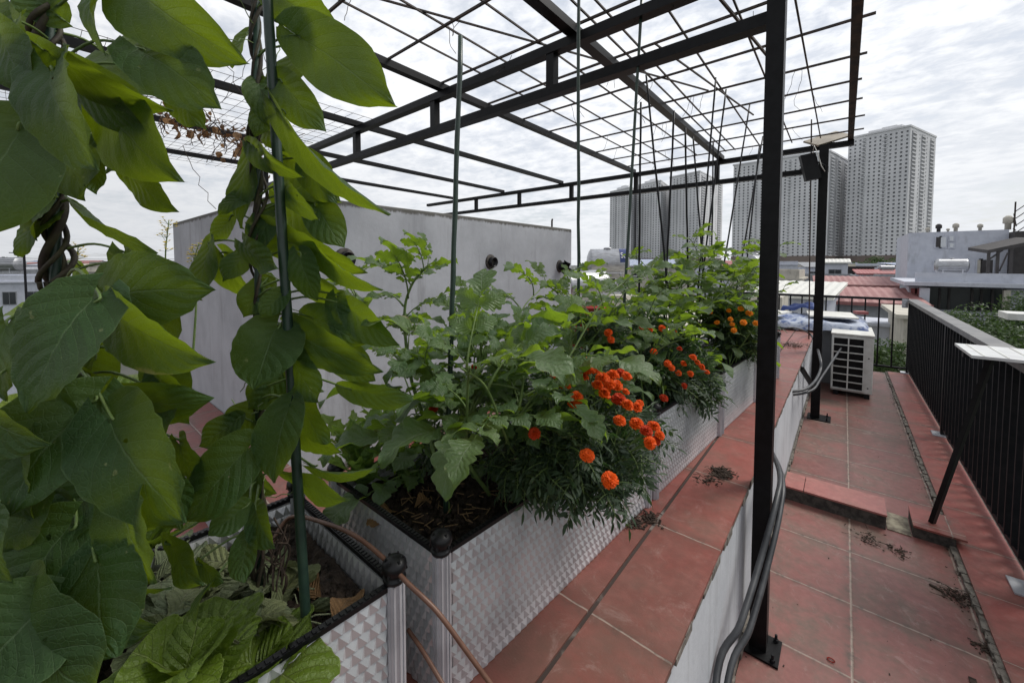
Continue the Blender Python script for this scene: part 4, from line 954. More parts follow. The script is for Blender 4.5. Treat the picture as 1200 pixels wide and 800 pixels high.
# ------------------------------------------------------------------ water tanks
def water_tank(c, L, rad, yaw, label, stand=.6, band=False, legz=None, letters=None):
    root = thing('water_tank', label, 'water tank', (c[0], c[1], c[2]-rad-stand)); root.rotation_euler = (0, 0, yaw)
    zc_ = rad+stand; rx = np.array([[0, 0, 1], [0, 1, 0], [-1, 0, 0]])
    def bd(q, n_, mt, p=root): return q.build(n_, mt, p, offset=(0, 0, 0))
    q = MB(); prof = [(.01, -L/2-rad*.28), (rad*.5, -L/2-rad*.22), (rad*.85, -L/2-rad*.1), (rad*.97, -L/2)]
    nb = 12
    for i in range(nb+1): z = -L/2+L*i/nb; prof += [(rad, z+.001), (rad*.985, z+L/nb*.5)] if i < nb else [(rad, z)]
    prof += [(rad*.97, L/2+.01), (rad*.85, L/2+rad*.1), (rad*.5, L/2+rad*.22), (.01, L/2+rad*.28)]
    q.lathe(prof, (0, 0, zc_), 32, rx); body = bd(q, 'body', M['galv'])
    q = MB(); q.lathe([(rad*.28, rad*.97), (rad*.28, rad*1.05), (rad*.2, rad*1.09)], (0, 0, zc_), 16); bd(q, 'lid', M['galv'])
    q = MB()
    for sx in (-.33, .33):
        for sy in (-.8, .8): q.bar((sx*L, sy*rad, 0), (sx*L, sy*rad, zc_-rad*.25), .05)
        q.bar((sx*L, -.85*rad, zc_-rad*.75), (sx*L, .85*rad, zc_-rad*.75), .05)
    for sy in (-.8, .8): q.bar((-.42*L, sy*rad, .03), (.42*L, sy*rad, .03), .05); q.bar((-.42*L, sy*rad, zc_-rad*.6), (.42*L, sy*rad, zc_-rad*.6), .04)
    bd(q, 'stand', M['alu'])
    if band:
        q = MB(); v = []; f = []
        x0_, x1_ = L*.30, L*.50; n = 14
        for i in range(n+1):
            an = R(-75)+R(95)*i/n   # from the front up over the shoulder
            sk = .10*L*(i/n)
            for x in (x0_-sk*.2, x1_): v.append((x, -math.cos(an)*rad*1.006, zc_+math.sin(an)*rad*1.006))
        v = []
        for i in range(n+1):
            an = R(5)+R(80)*i/n
            for x in (x0_, x1_): v.append((x, -math.cos(an)*rad*1.006, zc_+math.sin(an)*rad*1.006))
        for i in range(n): f.append((2*i, 2*i+1, 2*i+3, 2*i+2))
        q.add(v, f, smooth=True); o = bd(q, 'blue_band', M['emblem_blue'])
        cu = bpy.data.curves.new('lettering', 'FONT'); cu.body = letters; cu.size = rad*.62; cu.extrude = .004; cu.align_x = 'CENTER'
        to = bpy.data.objects.new('tmp', cu); COL.objects.link(to); dg = bpy.context.evaluated_depsgraph_get()
        me = bpy.data.meshes.new_from_object(to.evaluated_get(dg)); bpy.data.objects.remove(to)
        for vt in me.vertices:
            an = R(22)+vt.co.y/rad; rr = rad*1.012+vt.co.z
            vt.co = Vector(((x0_+x1_)/2+vt.co.x*.62, -math.cos(an)*rr, zc_+math.sin(an)*rr))
        me.materials.clear(); me.materials.append(M['lettering']); lo = bpy.data.objects.new('lettering', me); COL.objects.link(lo); lo.parent = o
    return root
water_tank(at(712, 309, 13.5), 1.15, .50, R(33), 'big stainless water tank with a blue lettered band, just right of the grey wall', .5, True, letters='So')
water_tank(at(682, 334, 9.5), 1.2, .36, R(70), 'lower pale water tank end peeping out beside the grey wall', .3)
water_tank(at(884, 314, 12), 1.0, .40, R(75), 'stainless water tank half hidden behind the plants, left of the near black post', .4, True, letters='S')
water_tank(P3(1115, 310.5, YT-3)+Vector((0, 0, -.05)), 1.25, .42, R(3), 'stainless water tank on legs on the white building terrace', .15)
water_tank(at(1039, 310.8+3, 58), 1.6, .35, R(20), 'tiny silver tank on the house roof below the rightmost tower', .1)
water_tank(at(6, 309.5, 52), 3.2, .9, R(50), 'long silver tank on a roof at the far left edge', .3)
# roof slab carrying the stainless tanks, neighbouring roof
q = MB(); q.bb(-9.5, -1.8, 8.3, 20, CITY, -1.55); solo(q, 'neighbour_building', M['cream_wall'], 'neighbouring pale flat roof that carries the stainless water tanks', 'building', (-5, 13, CITY))
c = at(712, 309, 13.5); q = MB(); q.bb(c.x-1, c.x+1, c.y-.8, c.y+.8, -1.549, -1.001); solo(q, 'tank_plinth', M['cream_wall'], 'pale concrete plinth under the blue banded water tank', 'plinth', (c.x, c.y, -1.55))
c = at(884, 314, 12); q = MB(); q.bb(c.x-.8, c.x+.8, c.y-.8, c.y+.8, -1.549, -.93); solo(q, 'tank_plinth', M['cream_wall'], 'pale plinth under the tank left of the near black post', 'plinth', (c.x, c.y, -1.55))
root = thing('roof_railing', 'thin grey pipe railing on the neighbouring roof behind the water tanks', 'railing', (-6, 15, -1.55))
q = MB(); q.bar((-9.4, 15.5, -.1), (-2, 15.5, -.1), .04); q.bar((-9.4, 15.5, -.5), (-2, 15.5, -.5), .03); q.build('rail', M['alu'], root)
q = MB()
for i in range(8): q.bar((-9.3+i, 15.5, -1.55), (-9.3+i, 15.5, -.1), .03)
q.build('uprights', M['alu'], root)
# utility line far left and poles
root = thing('power_line', 'dark overhead cables on thin poles crossing the far left city', 'power line', at(29, 309, 22)+Vector((0, 0, -16)))
q = MB()
a, b = at(-60, 303, 22), at(260, 305, 26)
for dz in (0, .12, -.1): q.tube([a.lerp(b, i/10)+Vector((0, 0, dz-.35*math.sin(PI*i/10)*.3)) for i in range(11)], .014, 4)
q.build('cables', M['steel_dark'], root)
p = at(28, 296, 22); q = MB(); q.bar((p.x, p.y, CITY), (p.x, p.y, p.z), .10); q.build('pole', M['steel_dark'], root)
root = thing('crane', 'faint tiny tower crane on the left horizon', 'crane', at(21, 309, 240)+Vector((0, 0, -17)))
p = at(21, 296, 240); q = MB(); q.bar((p.x, p.y, CITY), (p.x, p.y, p.z), .8); q.build('mast', M['grey_wall'], root)
q = MB(); q.bar(at(11, 296, 240), at(26, 297, 240), .6); q.build('jib', M['grey_wall'], root)

# ------------------------------------------------------------------ trees beyond the terrace
def tree(base, h, rx_, rz_, n, label, name='tree', seed=0, ls=.28, lift=0, parts_=('trunk', 'crown'), cat='tree', group=None):
    r = np.random.RandomState(seed); root = thing(name, label, cat, base, group); base = Vector(base)
    q = MB(); q.tube([base, base+Vector((.1, 0, h*.3)), base+Vector((-.05, .1, h*.6)), base+Vector((.1, 0, h*.85))], [h*.03, h*.022, h*.014, h*.005], 8)
    for k in range(7):
        an = k*2.4; p = base+Vector((0, 0, h*(.35+.06*k))); q.tube([p, p+Vector((math.cos(an)*rx_*.4, math.sin(an)*rx_*.4, h*.1)), p+Vector((math.cos(an)*rx_*.8, math.sin(an)*rx_*.8, h*.16))], [h*.012, h*.008, h*.003], 5)
    q.build(parts_[0], M['bark'], root)
    nc = 26; cs = []
    for _ in range(nc):
        d = r.randn(3); d /= np.linalg.norm(d); cs.append((d*np.array([rx_, rx_, rz_])*r.rand()**.45*.8, (.22+.25*r.rand())*rx_))
    ci = r.randint(0, nc, n); C0 = np.array([c_[0] for c_ in cs])[ci]; CR = np.array([c_[1] for c_ in cs])[ci]
    d = r.randn(n, 3); d /= np.linalg.norm(d, axis=1)[:, None]; P = C0+d*(CR*(.65+.4*r.rand(n)**.5))[:, None]
    P += np.array([base.x, base.y, base.z+h-rz_*.9])
    a_ = d+r.randn(n, 3)*.6; a_ /= np.linalg.norm(a_, axis=1)[:, None]; t1 = np.cross(a_, r.randn(n, 3)); t1 /= np.linalg.norm(t1, axis=1)[:, None]; t2 = np.cross(a_, t1)
    s_ = (ls*(.6+.8*r.rand(n)))[:, None]
    V = np.stack([P-t1*s_*.5, P+t2*s_*.22, P+t1*s_*.5, P-t2*s_*.22], 1).reshape(-1, 3)
    f = np.arange(4*n).reshape(n, 4); rn = np.repeat(r.rand(n, 2)*[1, .6], 4, 0); uv = np.tile([[.5, 0], [1, .5], [.5, 1], [0, .5]], (n, 1))
    q = MB(); q.add(V, f, uv, rn, 0, False); q.build(parts_[1], M['treeleaf'], root)
    return root
p = at(1175, 415, 15); tree((p.x, p.y, CITY), p.z+1.55-CITY, 2.3, 1.6, 15000, 'dense green tree rising outside the railing, under the pale solar panel', seed=1, ls=.13)
p = at(1130, 400, 17); tree((p.x, p.y, CITY), p.z-CITY+.55, 1.5, 1.2, 8000, 'lower green tree left of the dense one outside the railing', seed=2, ls=.13)
p = at(1200, 375, 20); tree((p.x, p.y, CITY), p.z-CITY+.9, 1.8, 1.6, 8000, 'olive green tree at the right picture edge before the dark glazing', seed=5, ls=.14)
p = at(1040, 425, 14); tree((p.x, p.y, CITY), p.z-CITY+.9, 1.3, 1.2, 7000, 'dark garden tree seen between the bars of the end railing', seed=3, ls=.12)
p = at(1048, 405, 19); tree((p.x, p.y, CITY), p.z-CITY+.4, .8, .9, 4000, 'bushy palm-like tree below the cream garden wall', seed=4, ls=.2)
for i, (px, py, D) in enumerate(((1012, 306, 150), (1026, 303, 155), (1040, 305, 150), (1050, 307, 160), (925, 309, 120), (905, 308, 130))):
    p = at(px, py, D); tree((p.x, p.y, CITY), p.z-CITY, 5, 4, 1500, 'distant dark tree in the belt at the foot of the grey towers', seed=10+i, ls=1.0, group='distant trees at the foot of the towers')
p = at(1185, 300, 8.5)
q = MB(); pz = atZ(1185, 305, -.01); p = at(1192, 309, 6.2); q = MB(); q.box(at(1213, 371, 6.2)+Vector((.05, 0, 0)), (.75, .5, .10), np.array(Matrix.Rotation(R(0), 3, 'Z'))); solo(q, 'canopy_slab', M['white_paint'], 'corner of a white slab jutting in at the right picture edge above the solar panel', 'slab', at(1213, 371, 6.2))

# ================================================================== PLANTS
def stem_tube(mb, pts, r0, r1, n=6, mi=0, sub=6):
    P = spline(pts, sub); mb.tube(P, [r0+(r1-r0)*i/(len(P)-1) for i in range(len(P))], n, mi)
def px_leaf(mb, L, stemf, seed):
    """L = base px, tip px, width px, depth at base and tip, roll in degrees: gives a leaf of real size in space"""
    bx_, by_, tx, ty, wpx, d0, d1, roll = L[:8]
    B = at(bx_, by_, d0); T = at(tx, ty, d1); ax = T-B; Ln = ax.length/1.0
    dm = (d0+d1)/2; W = wpx/467*dm/max(.35, math.cos(R(roll)))
    view = -(B+T).normalized()
    view = -fw; rot = frame(ax, view); c, s = math.cos(R(roll)), math.sin(R(roll))
    rot = rot @ np.array([[c, 0, s], [0, 1, 0], [-s, 0, c]])
    r = np.random.RandomState(seed); k = L[8] if len(L) > 8 else r.randint(len(BEAN))
    sz = Ln
    put(mb, BEAN[k % len(BEAN)], B, rot, (W/1.0, sz, (W+sz)/2), (r.rand(), L[9] if len(L) > 9 else r.rand()*.6))
    # petiole to the stem
    S = stemf(B); mid = (B+S)/2+Vector((0, 0, .25*(S-B).length*.5))
    stem_tube(mb, [B+ax.normalized()*.004, B-ax.normalized()*.008, mid, S], .0016, .0022, 5, 1, 5)
def vine_bundle(root, A, Bt, rad, n, turns, seed):
    r = random.Random(seed); q = MB()
    A = Vector(A); Bt = Vector(Bt); d = (Bt-A); L = d.length; d.normalize(); a = d.orthogonal().normalized(); b = d.cross(a)
    for k in range(n):
        ph = r.uniform(0, 6.28); tn = turns*r.uniform(.7, 1.3); pts = []; rr = rad*r.uniform(.7, 1.5)
        for i in range(60):
            t_ = i/59; an = ph+tn*6.28*t_; w_ = rr*(1+.35*math.sin(9*t_+k)); pts.append(A+d*L*t_+a*math.cos(an)*w_+b*math.sin(an)*w_)
        q.tube(pts, rad*r.uniform(.28, .5), 6)
    return q.build('stem', M['vine_stem'], root)

# ---- left vine
PL0, PL1 = at(92, 705, .66), at(55, -30, .60)
PL2 = at(66, 330, .625)
lv = thing('bean_vine', 'large leafed bean vine climbing the leftmost stake, close at the left edge', 'bean plant', PL0, 'climbing bean vines on stakes')
q = MB(); q.tube([at(88, 700, .665), PL2, PL1], .0075, 8); solo(q, 'garden_stake', M['green_stake'], 'leftmost garden stake wrapped in thick bean stems', 'garden stake', PL0, 'garden stakes standing in the planters')
vine_bundle(lv, PL0, PL2, .011, 5, 3.5, 1); vine_bundle(lv, PL2, PL1, .012, 5, 3, 2)
def stemL(B):
    z_ = B.z+.01; t_ = (z_-PL0.z)/(PL1.z-PL0.z); return PL0.lerp(PL1, min(1, max(0, t_)))
# ---- mid vine
PM0, PM1 = at(304, 702, .72), at(300, -40, .70)
mv = thing('bean_vine', 'slimmer bean vine with backlit leaves on the twisted stem in the near planter', 'bean plant', PM0, 'climbing bean vines on stakes')
q = MB(); q.tube([PM0-Vector((0, 0, .03)), PM1], .0055, 8); solo(q, 'garden_stake', M['green_stake'], 'garden stake hidden in the twisted stem of the slimmer bean vine', 'garden stake', PM0, 'garden stakes standing in the planters')
vine_bundle(mv, PM0, PM1, .0075, 4, 7, 3)
q = MB(); SG0, SG1 = at(361, 762, .67), at(311, -40, .66)
pts = [SG0.lerp(SG1, i/30) for i in range(31)]; q.tube(pts, [.0078*(1+.05*(i % 2)) for i in range(31)], 10); solo(q, 'garden_stake', M['green_stake'], 'thick dark green garden stake slanting down into the nearest planter in the foreground', 'garden stake', SG0, 'garden stakes standing in the planters')
def stemM(B):
    z_ = B.z-.012; t_ = (z_-PM0.z)/(PM1.z-PM0.z); return PM0.lerp(PM1, min(1, max(0, t_)))
LL = [
 (62, 83, 112, 198, 112, .50, .45, 12, 1), (22, 150, -34, 285, 150, .50, .46, -12, 0), (100, 100, 216, 212, 92, .58, .56, 20, 2),
 (62, 62, 202, 130, 40, .52, .56, 45, 3), (74, 84, 182, 158, 44, .56, .56, 30, 2), (168, 60, 258, 126, 78, .54, .50, -10, 1),
 (158, -10, 290, 74, 90, .54, .50, 12, 4), (128, -14, 124, 66, 46, .55, .50, 25, 4), (0, 38, 44, 108, 64, .52, .5, 10, 2),
 (150, 205, 210, 248, 36, .66, .64, 15, 2), (118, 188, 112, 228, 30, .6, .58, 0, 5), (60, 236, 42, 282, 48, .60, .6, 30, 4),
 (98, 243, 184, 297, 22, .60, .58, 55, 0), (104, 352, 250, 338, 92, .56, .52, -14, 1), (137, 362, 250, 424, 84, .52, .48, 14, 3, 1.0),
 (112, 470, 250, 466, 60, .58, .56, 18, 0), (112, 352, 30, 484, 140, .48, .43, 8, 1), (-30, 470, 58, 520, 80, .46, .44, 5, 3),
 (108, 470, 10, 604, 120, .52, .46, -8, 4), (132, 490, 216, 612, 132, .50, .45, -6, 1), (118, 560, 52, 655, 98, .55, .5, 10, 3),
 (152, 572, 180, 684, 132, .50, .45, 14, 1), (112, 655, 142, 766, 138, .48, .44, -6, 0), (-6, 610, 16, 684, 60, .45, .43, 0, 4),
 (84, 618, -6, 750, 120, .5, .46, 10, 1), (30, 705, 112, 830, 150, .46, .42, -8, 5), (120, 500, 60, 560, 80, .6, .58, 20, 2),
 (30, 640, -30, 700, 80, .52, .5, -10, 2), (90, 400, 118, 470, 60, .64, .66, -20, 2),
 (60, 700, -30, 800, 140, .46, .42, 0, 3), (60, 440, 76, 530, 84, .53, .5, 8, 5), (80, 130, 96, 236, 96, .60, .58, 8, 5), (20, 500, 40, 610, 104, .50, .48, 6, 3), (150, 300, 200, 366, 64, .62, .6, 8, 5), (60, 250, 20, 300, 46, .62, .6, 10, 7), (196, 430, 222, 496, 62, .60, .58, -8, 3), (120, 600, 100, 690, 90, .56, .54, 8, 7), (160, 520, 150, 610, 84, .6, .57, 6, 5), (10, 380, 6, 470, 86, .54, .52, 10, 1), (210, 100, 236, 150, 52, .64, .62, 12, 7), (178, 430, 236, 470, 56, .60, .58, 14, 3), (60, 590, 40, 690, 100, .53, .51, -6, 2), (212, 520, 240, 574, 50, .62, .6, 8, 5), (190, 470, 172, 540, 66, .57, .55, 10, 7), (196, 560, 214, 620, 52, .58, .56, -6, 2), (20, 30, 30, 110, 70, .55, .53, 10, 5), (90, 530, 150, 590, 80, .66, .64, 14, 1), (10, 210, 30, 260, 50, .62, .60, 20, 2),
 (70, 20, 20, -20, 50, .6, .58, 10, 1), (100, 650, 200, 690, 60, .58, .56, 30, 4), (40, 560, -20, 650, 110, .5, .48, 6, 0),
 (96, 318, 108, 372, 40, .72, .72, 10, 2), (110, 410, 90, 455, 48, .74, .72, 10, 2), (120, 680, 60, 790, 120, .5, .47, 4, 2),
]
LM = [
 (352, 44, 464, 122, 80, .66, .62, 10, 2), (326, -6, 402, 46, 52, .68, .66, 20, 1), (330, 96, 382, 154, 46, .66, .62, 15, 0),
 (334, 132, 456, 252, 34, .64, .60, 52, 3), (292, 180, 284, 268, 38, .72, .70, 20, 2), (298, 172, 356, 208, 26, .68, .64, 30, 4),
 (338, 185, 400, 236, 56, .72, .70, 5, 2), (334, 220, 374, 258, 28, .68, .64, 20, 1), (332, 232, 398, 282, 50, .73, .7, 12, 2),
 (326, 384, 298, 456, 84, .66, .60, -8, 1), (340, 478, 322, 566, 66, .64, .60, 12, 3), (278, 492, 234, 524, 36, .70, .68, 20, 2),
 (332, 343, 306, 372, 30, .66, .64, 0, 0), (366, 372, 428, 402, 48, .70, .66, -10, 2), (410, 360, 468, 404, 42, .68, .64, 10, 3),
 (344, 386, 448, 436, 58, .68, .62, 15, 1), (318, 428, 380, 458, 44, .74, .72, 10, 2), (410, 455, 484, 468, 34, .68, .64, 20, 0),
 (392, 408, 440, 446, 44, .68, .66, -10, 1), (246, 288, 236, 352, 38, .74, .72, 15, 2), (290, 295, 262, 330, 34, .72, .70, 10, 2),
 (288, 286, 326, 316, 40, .68, .64, 20, 5), (292, 526, 214, 612, 74, .62, .58, 10, 1), (200, 636, 240, 684, 46, .60, .56, 5, 2),
 (236, 660, 262, 682, 28, .62, .60, 10, 0), (286, 594, 244, 628, 36, .62, .58, 8, 1), (302, 598, 322, 642, 40, .62, .58, -8, 3),
 (290, 628, 287, 682, 44, .60, .56, 4, 0), (246, 688, 230, 728, 36, .60, .56, 20, 4), (262, 300, 300, 350, 40, .74, .74, 20, 4),
 (270, 256, 252, 284, 30, .74, .74, 10, 0), (372, 290, 448, 340, 30, .68, .64, 45, 3), (318, 270, 430, 320, 46, .70, .68, 30, 1),
 (300, 480, 262, 505, 40, .72, .7, 10, 2), (352, 300, 372, 352, 44, .67, .66, 8, 1), (345, 415, 372, 472, 50, .67, .65, 5, 5), (322, 250, 300, 300, 44, .71, .70, 10, 3), (368, 240, 404, 290, 44, .7, .68, -8, 0), (355, 470, 384, 520, 46, .69, .67, 12, 7), (395, 350, 405, 395, 38, .69, .67, 10, 5), (312, 330, 286, 372, 38, .72, .7, -10, 2), (360, 190, 392, 238, 42, .70, .68, 14, 7), (330, 440, 292, 480, 44, .72, .70, 0, 2), (346, 500, 400, 530, 40, .72, .70, 20, 1),
 (340, 556, 410, 585, 40, .70, .68, 30, 2), (300, 560, 270, 600, 36, .70, .68, 10, 2), (356, 60, 318, 120, 44, .72, .7, 20, 2),
 (290, 40, 272, 80, 30, .74, .72, 30, 0), (362, 330, 412, 356, 34, .72, .70, 20, 1), (370, 545, 440, 548, 26, .66, .62, 40, 3),
]
rr_ = random.Random(17)
for i in range(34):
    x = rr_.uniform(-10, 215); y = rr_.uniform(300, 790) if i > 5 else rr_.uniform(0, 220); a = rr_.uniform(.2, 2.9); l_ = rr_.uniform(55, 100); D = rr_.uniform(.6, .74)
    if x+l_*math.cos(a) > 225: x -= 60
    if y < 335 and y > 200: y += 120
    if x > 160 and 600 < y: x -= 80
    LL.append((x, y, x+l_*math.cos(a), y+l_*math.sin(a), l_*rr_.uniform(.7, .9), D, D-.04, rr_.uniform(-25, 30)))
q = MB()
for i, L in enumerate(LL):
    L = list(L); L[4] *= .99; px_leaf(q, L, stemL, i)
q.build('foliage', [M['bean'], M['green_stem']], lv)
rr_ = random.Random(31)
q = MB()
for i in range(7):
    x = rr_.uniform(262, 345); y = rr_.uniform(40, 560); a = rr_.uniform(.4, 2.7); l_ = rr_.uniform(34, 60); D = rr_.uniform(.68, .82)
    if y < 250 and x < 285: x += 40
    LM.append((x, y, x+l_*math.cos(a), y+l_*math.sin(a), l_*rr_.uniform(.6, .8), D, D-.03, rr_.uniform(-30, 40)))
for i, L in enumerate(LM):
    L = list(L); f_ = 1.0; L[2] = L[0]+(L[2]-L[0])*f_; L[3] = L[1]+(L[3]-L[1])*f_; L[4] *= 1.0
    px_leaf(q, L, stemM, 100+i)
q.build('foliage', [M['bean'], M['green_stem']], mv)
# small flowers and fine tendrils on the vines
q = MB()
for (x, y, d) in ((352, 308, .69), (356, 500, .7), (318, 12, .70)):
    for k in range(7): p = at(x+rnd.uniform(-5, 5), y+rnd.uniform(-6, 6), d); put(q, LANCE[0], p, frame(rs.randn(3), rs.randn(3)), .012, rs.rand(2))
q.build('blossom', M['pink'], mv)
q = MB(); r = random.Random(4)
for i in range(16):
    b = PM0.lerp(PM1, r.uniform(.1, 1)); pts = [b]; d = Vector((r.uniform(-1, 1), r.uniform(-1, 1), r.uniform(-.3, .6))).normalized()
    for k in range(6): pts.append(pts[-1]+d*.016); d = (d+Vector((r.uniform(-.5, .5), r.uniform(-.5, .5), r.uniform(-.5, .5)))).normalized()
    q.tube(pts, .0008, 4)
q.build('tendrils', M['green_stem'], mv)['kind'] = 'stuff'

# ---- dry dead vine over the beams upper left
dv = thing('dead_vine', 'withered brown vine hanging over the trellis beams at the upper left', 'dead vine', at(250, 140, 2.6))
q = MB(); r = random.Random(8)
for i in range(70):
    p = at(r.uniform(190, 350), 0, 1); x = r.uniform(185, 352); y = 120+(x-185)*.36+r.gauss(0, 9); D = r.uniform(2.2, 2.8)
    pts = [at(x, y, D)]; d = Vector((r.uniform(-1, 1), r.uniform(-1, 1), r.uniform(-1, .3))).normalized()
    for k in range(7): pts.append(pts[-1]+d*.03); d = (d+Vector((r.uniform(-.7, .7), r.uniform(-.7, .7), r.uniform(-.8, .4)))).normalized()
    q.tube(pts, .0022, 4)
for (x0, y0, x1, y1) in ((215, 170, 250, 245), (330, 150, 300, 20), (262, 120, 300, 60), (240, 40, 300, 130)):
    pts = [at(x0+(x1-x0)*k/8+r.uniform(-5, 5), y0+(y1-y0)*k/8, 2.5) for k in range(9)]; q.tube(pts, .002, 4)
q.build('stems', M['root'], dv)
q = MB()
for i in range(260):
    x = r.uniform(186, 352); y = 122+(x-185)*.34+r.gauss(0, 8)+(r.random()**2)*26; D = r.uniform(2.2, 2.8)
    put(q, LANCE[i % 2] if i % 3 else BEAN[4], at(x, y, D), frame(rs.randn(3)+[0, 0, -1], rs.randn(3)), .045*r.uniform(.5, 1.2), rs.rand(2))
q.build('withered_leaves', M['dryleaf'], dv)

# ---- tomato / aubergine bushes
def tomato(pts, n, size, label, seed, tpl=TOM, r0=.006, group='tomato plants filling the planters', start=.12, side=None, top=True, extra=None, branches=0):
    r = np.random.RandomState(seed); root = thing('tomato_plant', label, 'tomato plant', pts[0], group)
    q = MB(); stem_tube(q, pts, r0, r0*.45, 8, 0, 8)
    P = spline(pts, 12); fol = MB(); runs = [(P, n, start, size)]
    for b_ in range(branches):
        i0 = int(len(P)*(.15+.55*b_/max(1, branches))); an = b_*2.4+seed; L = size*(1.3+.5*r.rand())
        d = Vector((math.cos(an), math.sin(an), .8)); bp = [P[i0], P[i0]+d*L*.35, P[i0]+d*L*.7+Vector((0, 0, .05)), P[i0]+d*L+Vector((0, 0, .02))]
        stem_tube(q, bp, r0*.6, r0*.3, 6, 0, 6); runs.append((spline(bp, 8), max(4, n//3), .3, size*.85))
    q.build('stem', M['green_stem'], root)
    az = r.rand()*6.28
    for (PP, nn_, st, sz) in runs:
        for i in range(nn_):
            t_ = st+(1-st)*(i+.3)/nn_; p = PP[min(len(PP)-1, int(t_*(len(PP)-1)))]; az += 2.4+r.randn()*.35
            el = .35+.5*t_+r.randn()*.2; d = np.array([math.cos(az)*math.cos(el), math.sin(az)*math.cos(el), math.sin(el)])
            if side is not None: d = d+np.array(side)*.5
            s_ = sz*(1.05-.45*t_)*(.75+.5*r.rand())
            put_c(fol, tpl[r.randint(len(tpl))], p, frame(d, (r.randn()*.15, r.randn()*.15, 1)), s_, r.rand()*.7)
    if top: put_c(fol, tpl[seed % len(tpl)], P[-1], frame((.2*r.randn(), .2*r.randn(), 1), (1, 0, .2)), size*.4, .4)
    if extra:
        for (b_, d_, s_, nrm) in extra: put_c(fol, tpl[r.randint(len(tpl))], b_, frame(d_, nrm), s_, r.rand())
    fol.build('foliage', [M['tomato'], M['green_stem']], root)
    return root
zb = SOIL-.01
tomato([(-.755, .66, zb), at(500, 500, 1.05), at(481, 440, 1.08), at(474, 370, 1.10), at(482, 335, 1.10), at(500, 312, 1.08)], 15, .19,
       'tallest front tomato plant with a bare arching tip, left of the lone stake', 1, start=.22, branches=2)
tomato([(-.72, .78, zb), at(545, 530, 1.0), at(556, 460, 1.02), at(566, 395, 1.05)], 14, .235, 'broad leafed tomato plant right of the lone garden stake, its leaves hanging over the soil', 22, start=.3, branches=3)
tomato([(-.86, .72, zb), at(520, 520, 1.2), at(545, 440, 1.25), at(550, 355, 1.25)], 14, .20, 'tomato plant right behind the lone stake, paler than its neighbours', 3, branches=2)
tomato([(-.70, .92, zb), at(605, 510, .98), at(612, 455, 1.0), at(618, 408, 1.02)], 13, .25, 'pale leafed tomato plant behind the front orange flowers', 24, start=.3, branches=2)
tomato([(-.78, 1.22, zb), at(665, 440, 1.5), at(670, 385, 1.5), at(664, 342, 1.5)], 15, .21, 'tomato plant rising in front of the torn pipe and the straight upright stake', 5, branches=2)
tomato([(-.72, 1.45, zb), at(700, 440, 1.65), at(712, 400, 1.7), at(716, 378, 1.7)], 15, .22, 'bushy tomato plant left of the thick dark stake below the tank', 6, branches=3)
tomato([(-.85, 1.7, zb), at(735, 420, 2.0), at(745, 385, 2.0), at(748, 358, 2.0)], 18, .22, 'bushy tomato plant just right of the thick dark stake', 7, TOM_LO, branches=3)
tomato([(-.66, 1.9, zb), at(775, 420, 2.0), at(782, 385, 2.1), at(786, 362, 2.1)], 18, .22, 'spreading tomato plant above the rear red marigolds', 8, TOM_LO, branches=3)
tomato([(-.74, 2.2, zb), at(790, 380, 2.4), at(798, 340, 2.4), at(800, 322, 2.4)], 20, .22, 'tall tomato plant left of the tallest bush, below the middle towers', 9, TOM_LO, branches=4)
tomato([(-.70, 2.5, zb), at(825, 370, 2.6), at(834, 325, 2.6), at(838, 292, 2.6)], 22, .22, 'tallest tomato bush at the back, reaching up to the tower windows', 10, TOM_LO, branches=4)
tomato([(-.60, 2.8, zb), at(850, 370, 2.9), at(858, 335, 2.9), at(866, 320, 2.9)], 20, .23, 'rear tomato bush hanging over the orange marigolds, left of the near post', 11, TOM_LO, branches=4)
tomato([(-.52, 2.65, zb), at(848, 400, 2.5), at(852, 385, 2.5), at(850, 366, 2.5)], 14, .20, 'low tomato plant between the rear red and the orange marigolds', 12, TOM_LO, branches=2)
tomato([(-.62, 3.2, zb), at(868, 350, 3.2), at(878, 330, 3.2), at(878, 325, 3.2)], 16, .21, 'farthest tomato bush before the half hidden steel tank', 13, TOM_LO, branches=3)
tomato([(-.88, 2.0, zb), at(762, 375, 2.5), at(772, 352, 2.5), at(778, 345, 2.5)], 16, .20, 'tomato bush behind the left-leaning stake, right of the big tank', 14, TOM_LO, branches=3)

# ---- marigolds
def flower_tpl(seed, rings=6):
    r = np.random.RandomState(seed); mb = MB()
    for k in range(rings):
        rr = 1-.16*k; nP = int(15-k*1.7); z = .10+.17*k
        for i in range(nP):
            an = 2*PI*(i+r.rand()*.6)/nP; el = .05+.24*k+r.randn()*.12; L = .60*(1-.07*k)*(.75+.45*r.rand()); wd = .26
            o = np.array([math.cos(an), math.sin(an), 0])*rr*.30+np.array([0, 0, z*.75])
            d = np.array([math.cos(an)*math.cos(el), math.sin(an)*math.cos(el), math.sin(el)]); rot = frame(d, (0, 0, 1))
            v = []; uv = []; cols = 4
            for a in range(4):
                for b in range(cols+1):
                    t_ = a/3; u = -1+2*b/cols; w_ = wd*(.35+.75*t_)
                    v.append((u*w_, t_*L, .09*math.sin(b*2.6+i+k)*t_+.06*math.sin(t_*5)-.10*t_*t_)); uv.append((b/cols, min(1, t_*.8+.2*abs(math.sin(b*1.7+i)))))
            f = [(a*(cols+1)+b, a*(cols+1)+b+1, (a+1)*(cols+1)+b+1, (a+1)*(cols+1)+b) for a in range(3) for b in range(cols)]
            mb.add(np.array(v) @ rot.T+o, f, uv, r.rand(2), 0, False)
    mb.lathe([(.05, -.62), (.14, -.5), (.24, -.12), (.34, .08)], (0, 0, 0), 10, None, 1)
    return mb
FLM = []
for s in range(4):
    o = flower_tpl(s).build('flower', [M['orange'], M['marileaf']]); FLM.append(o.data); bpy.data.objects.remove(o)
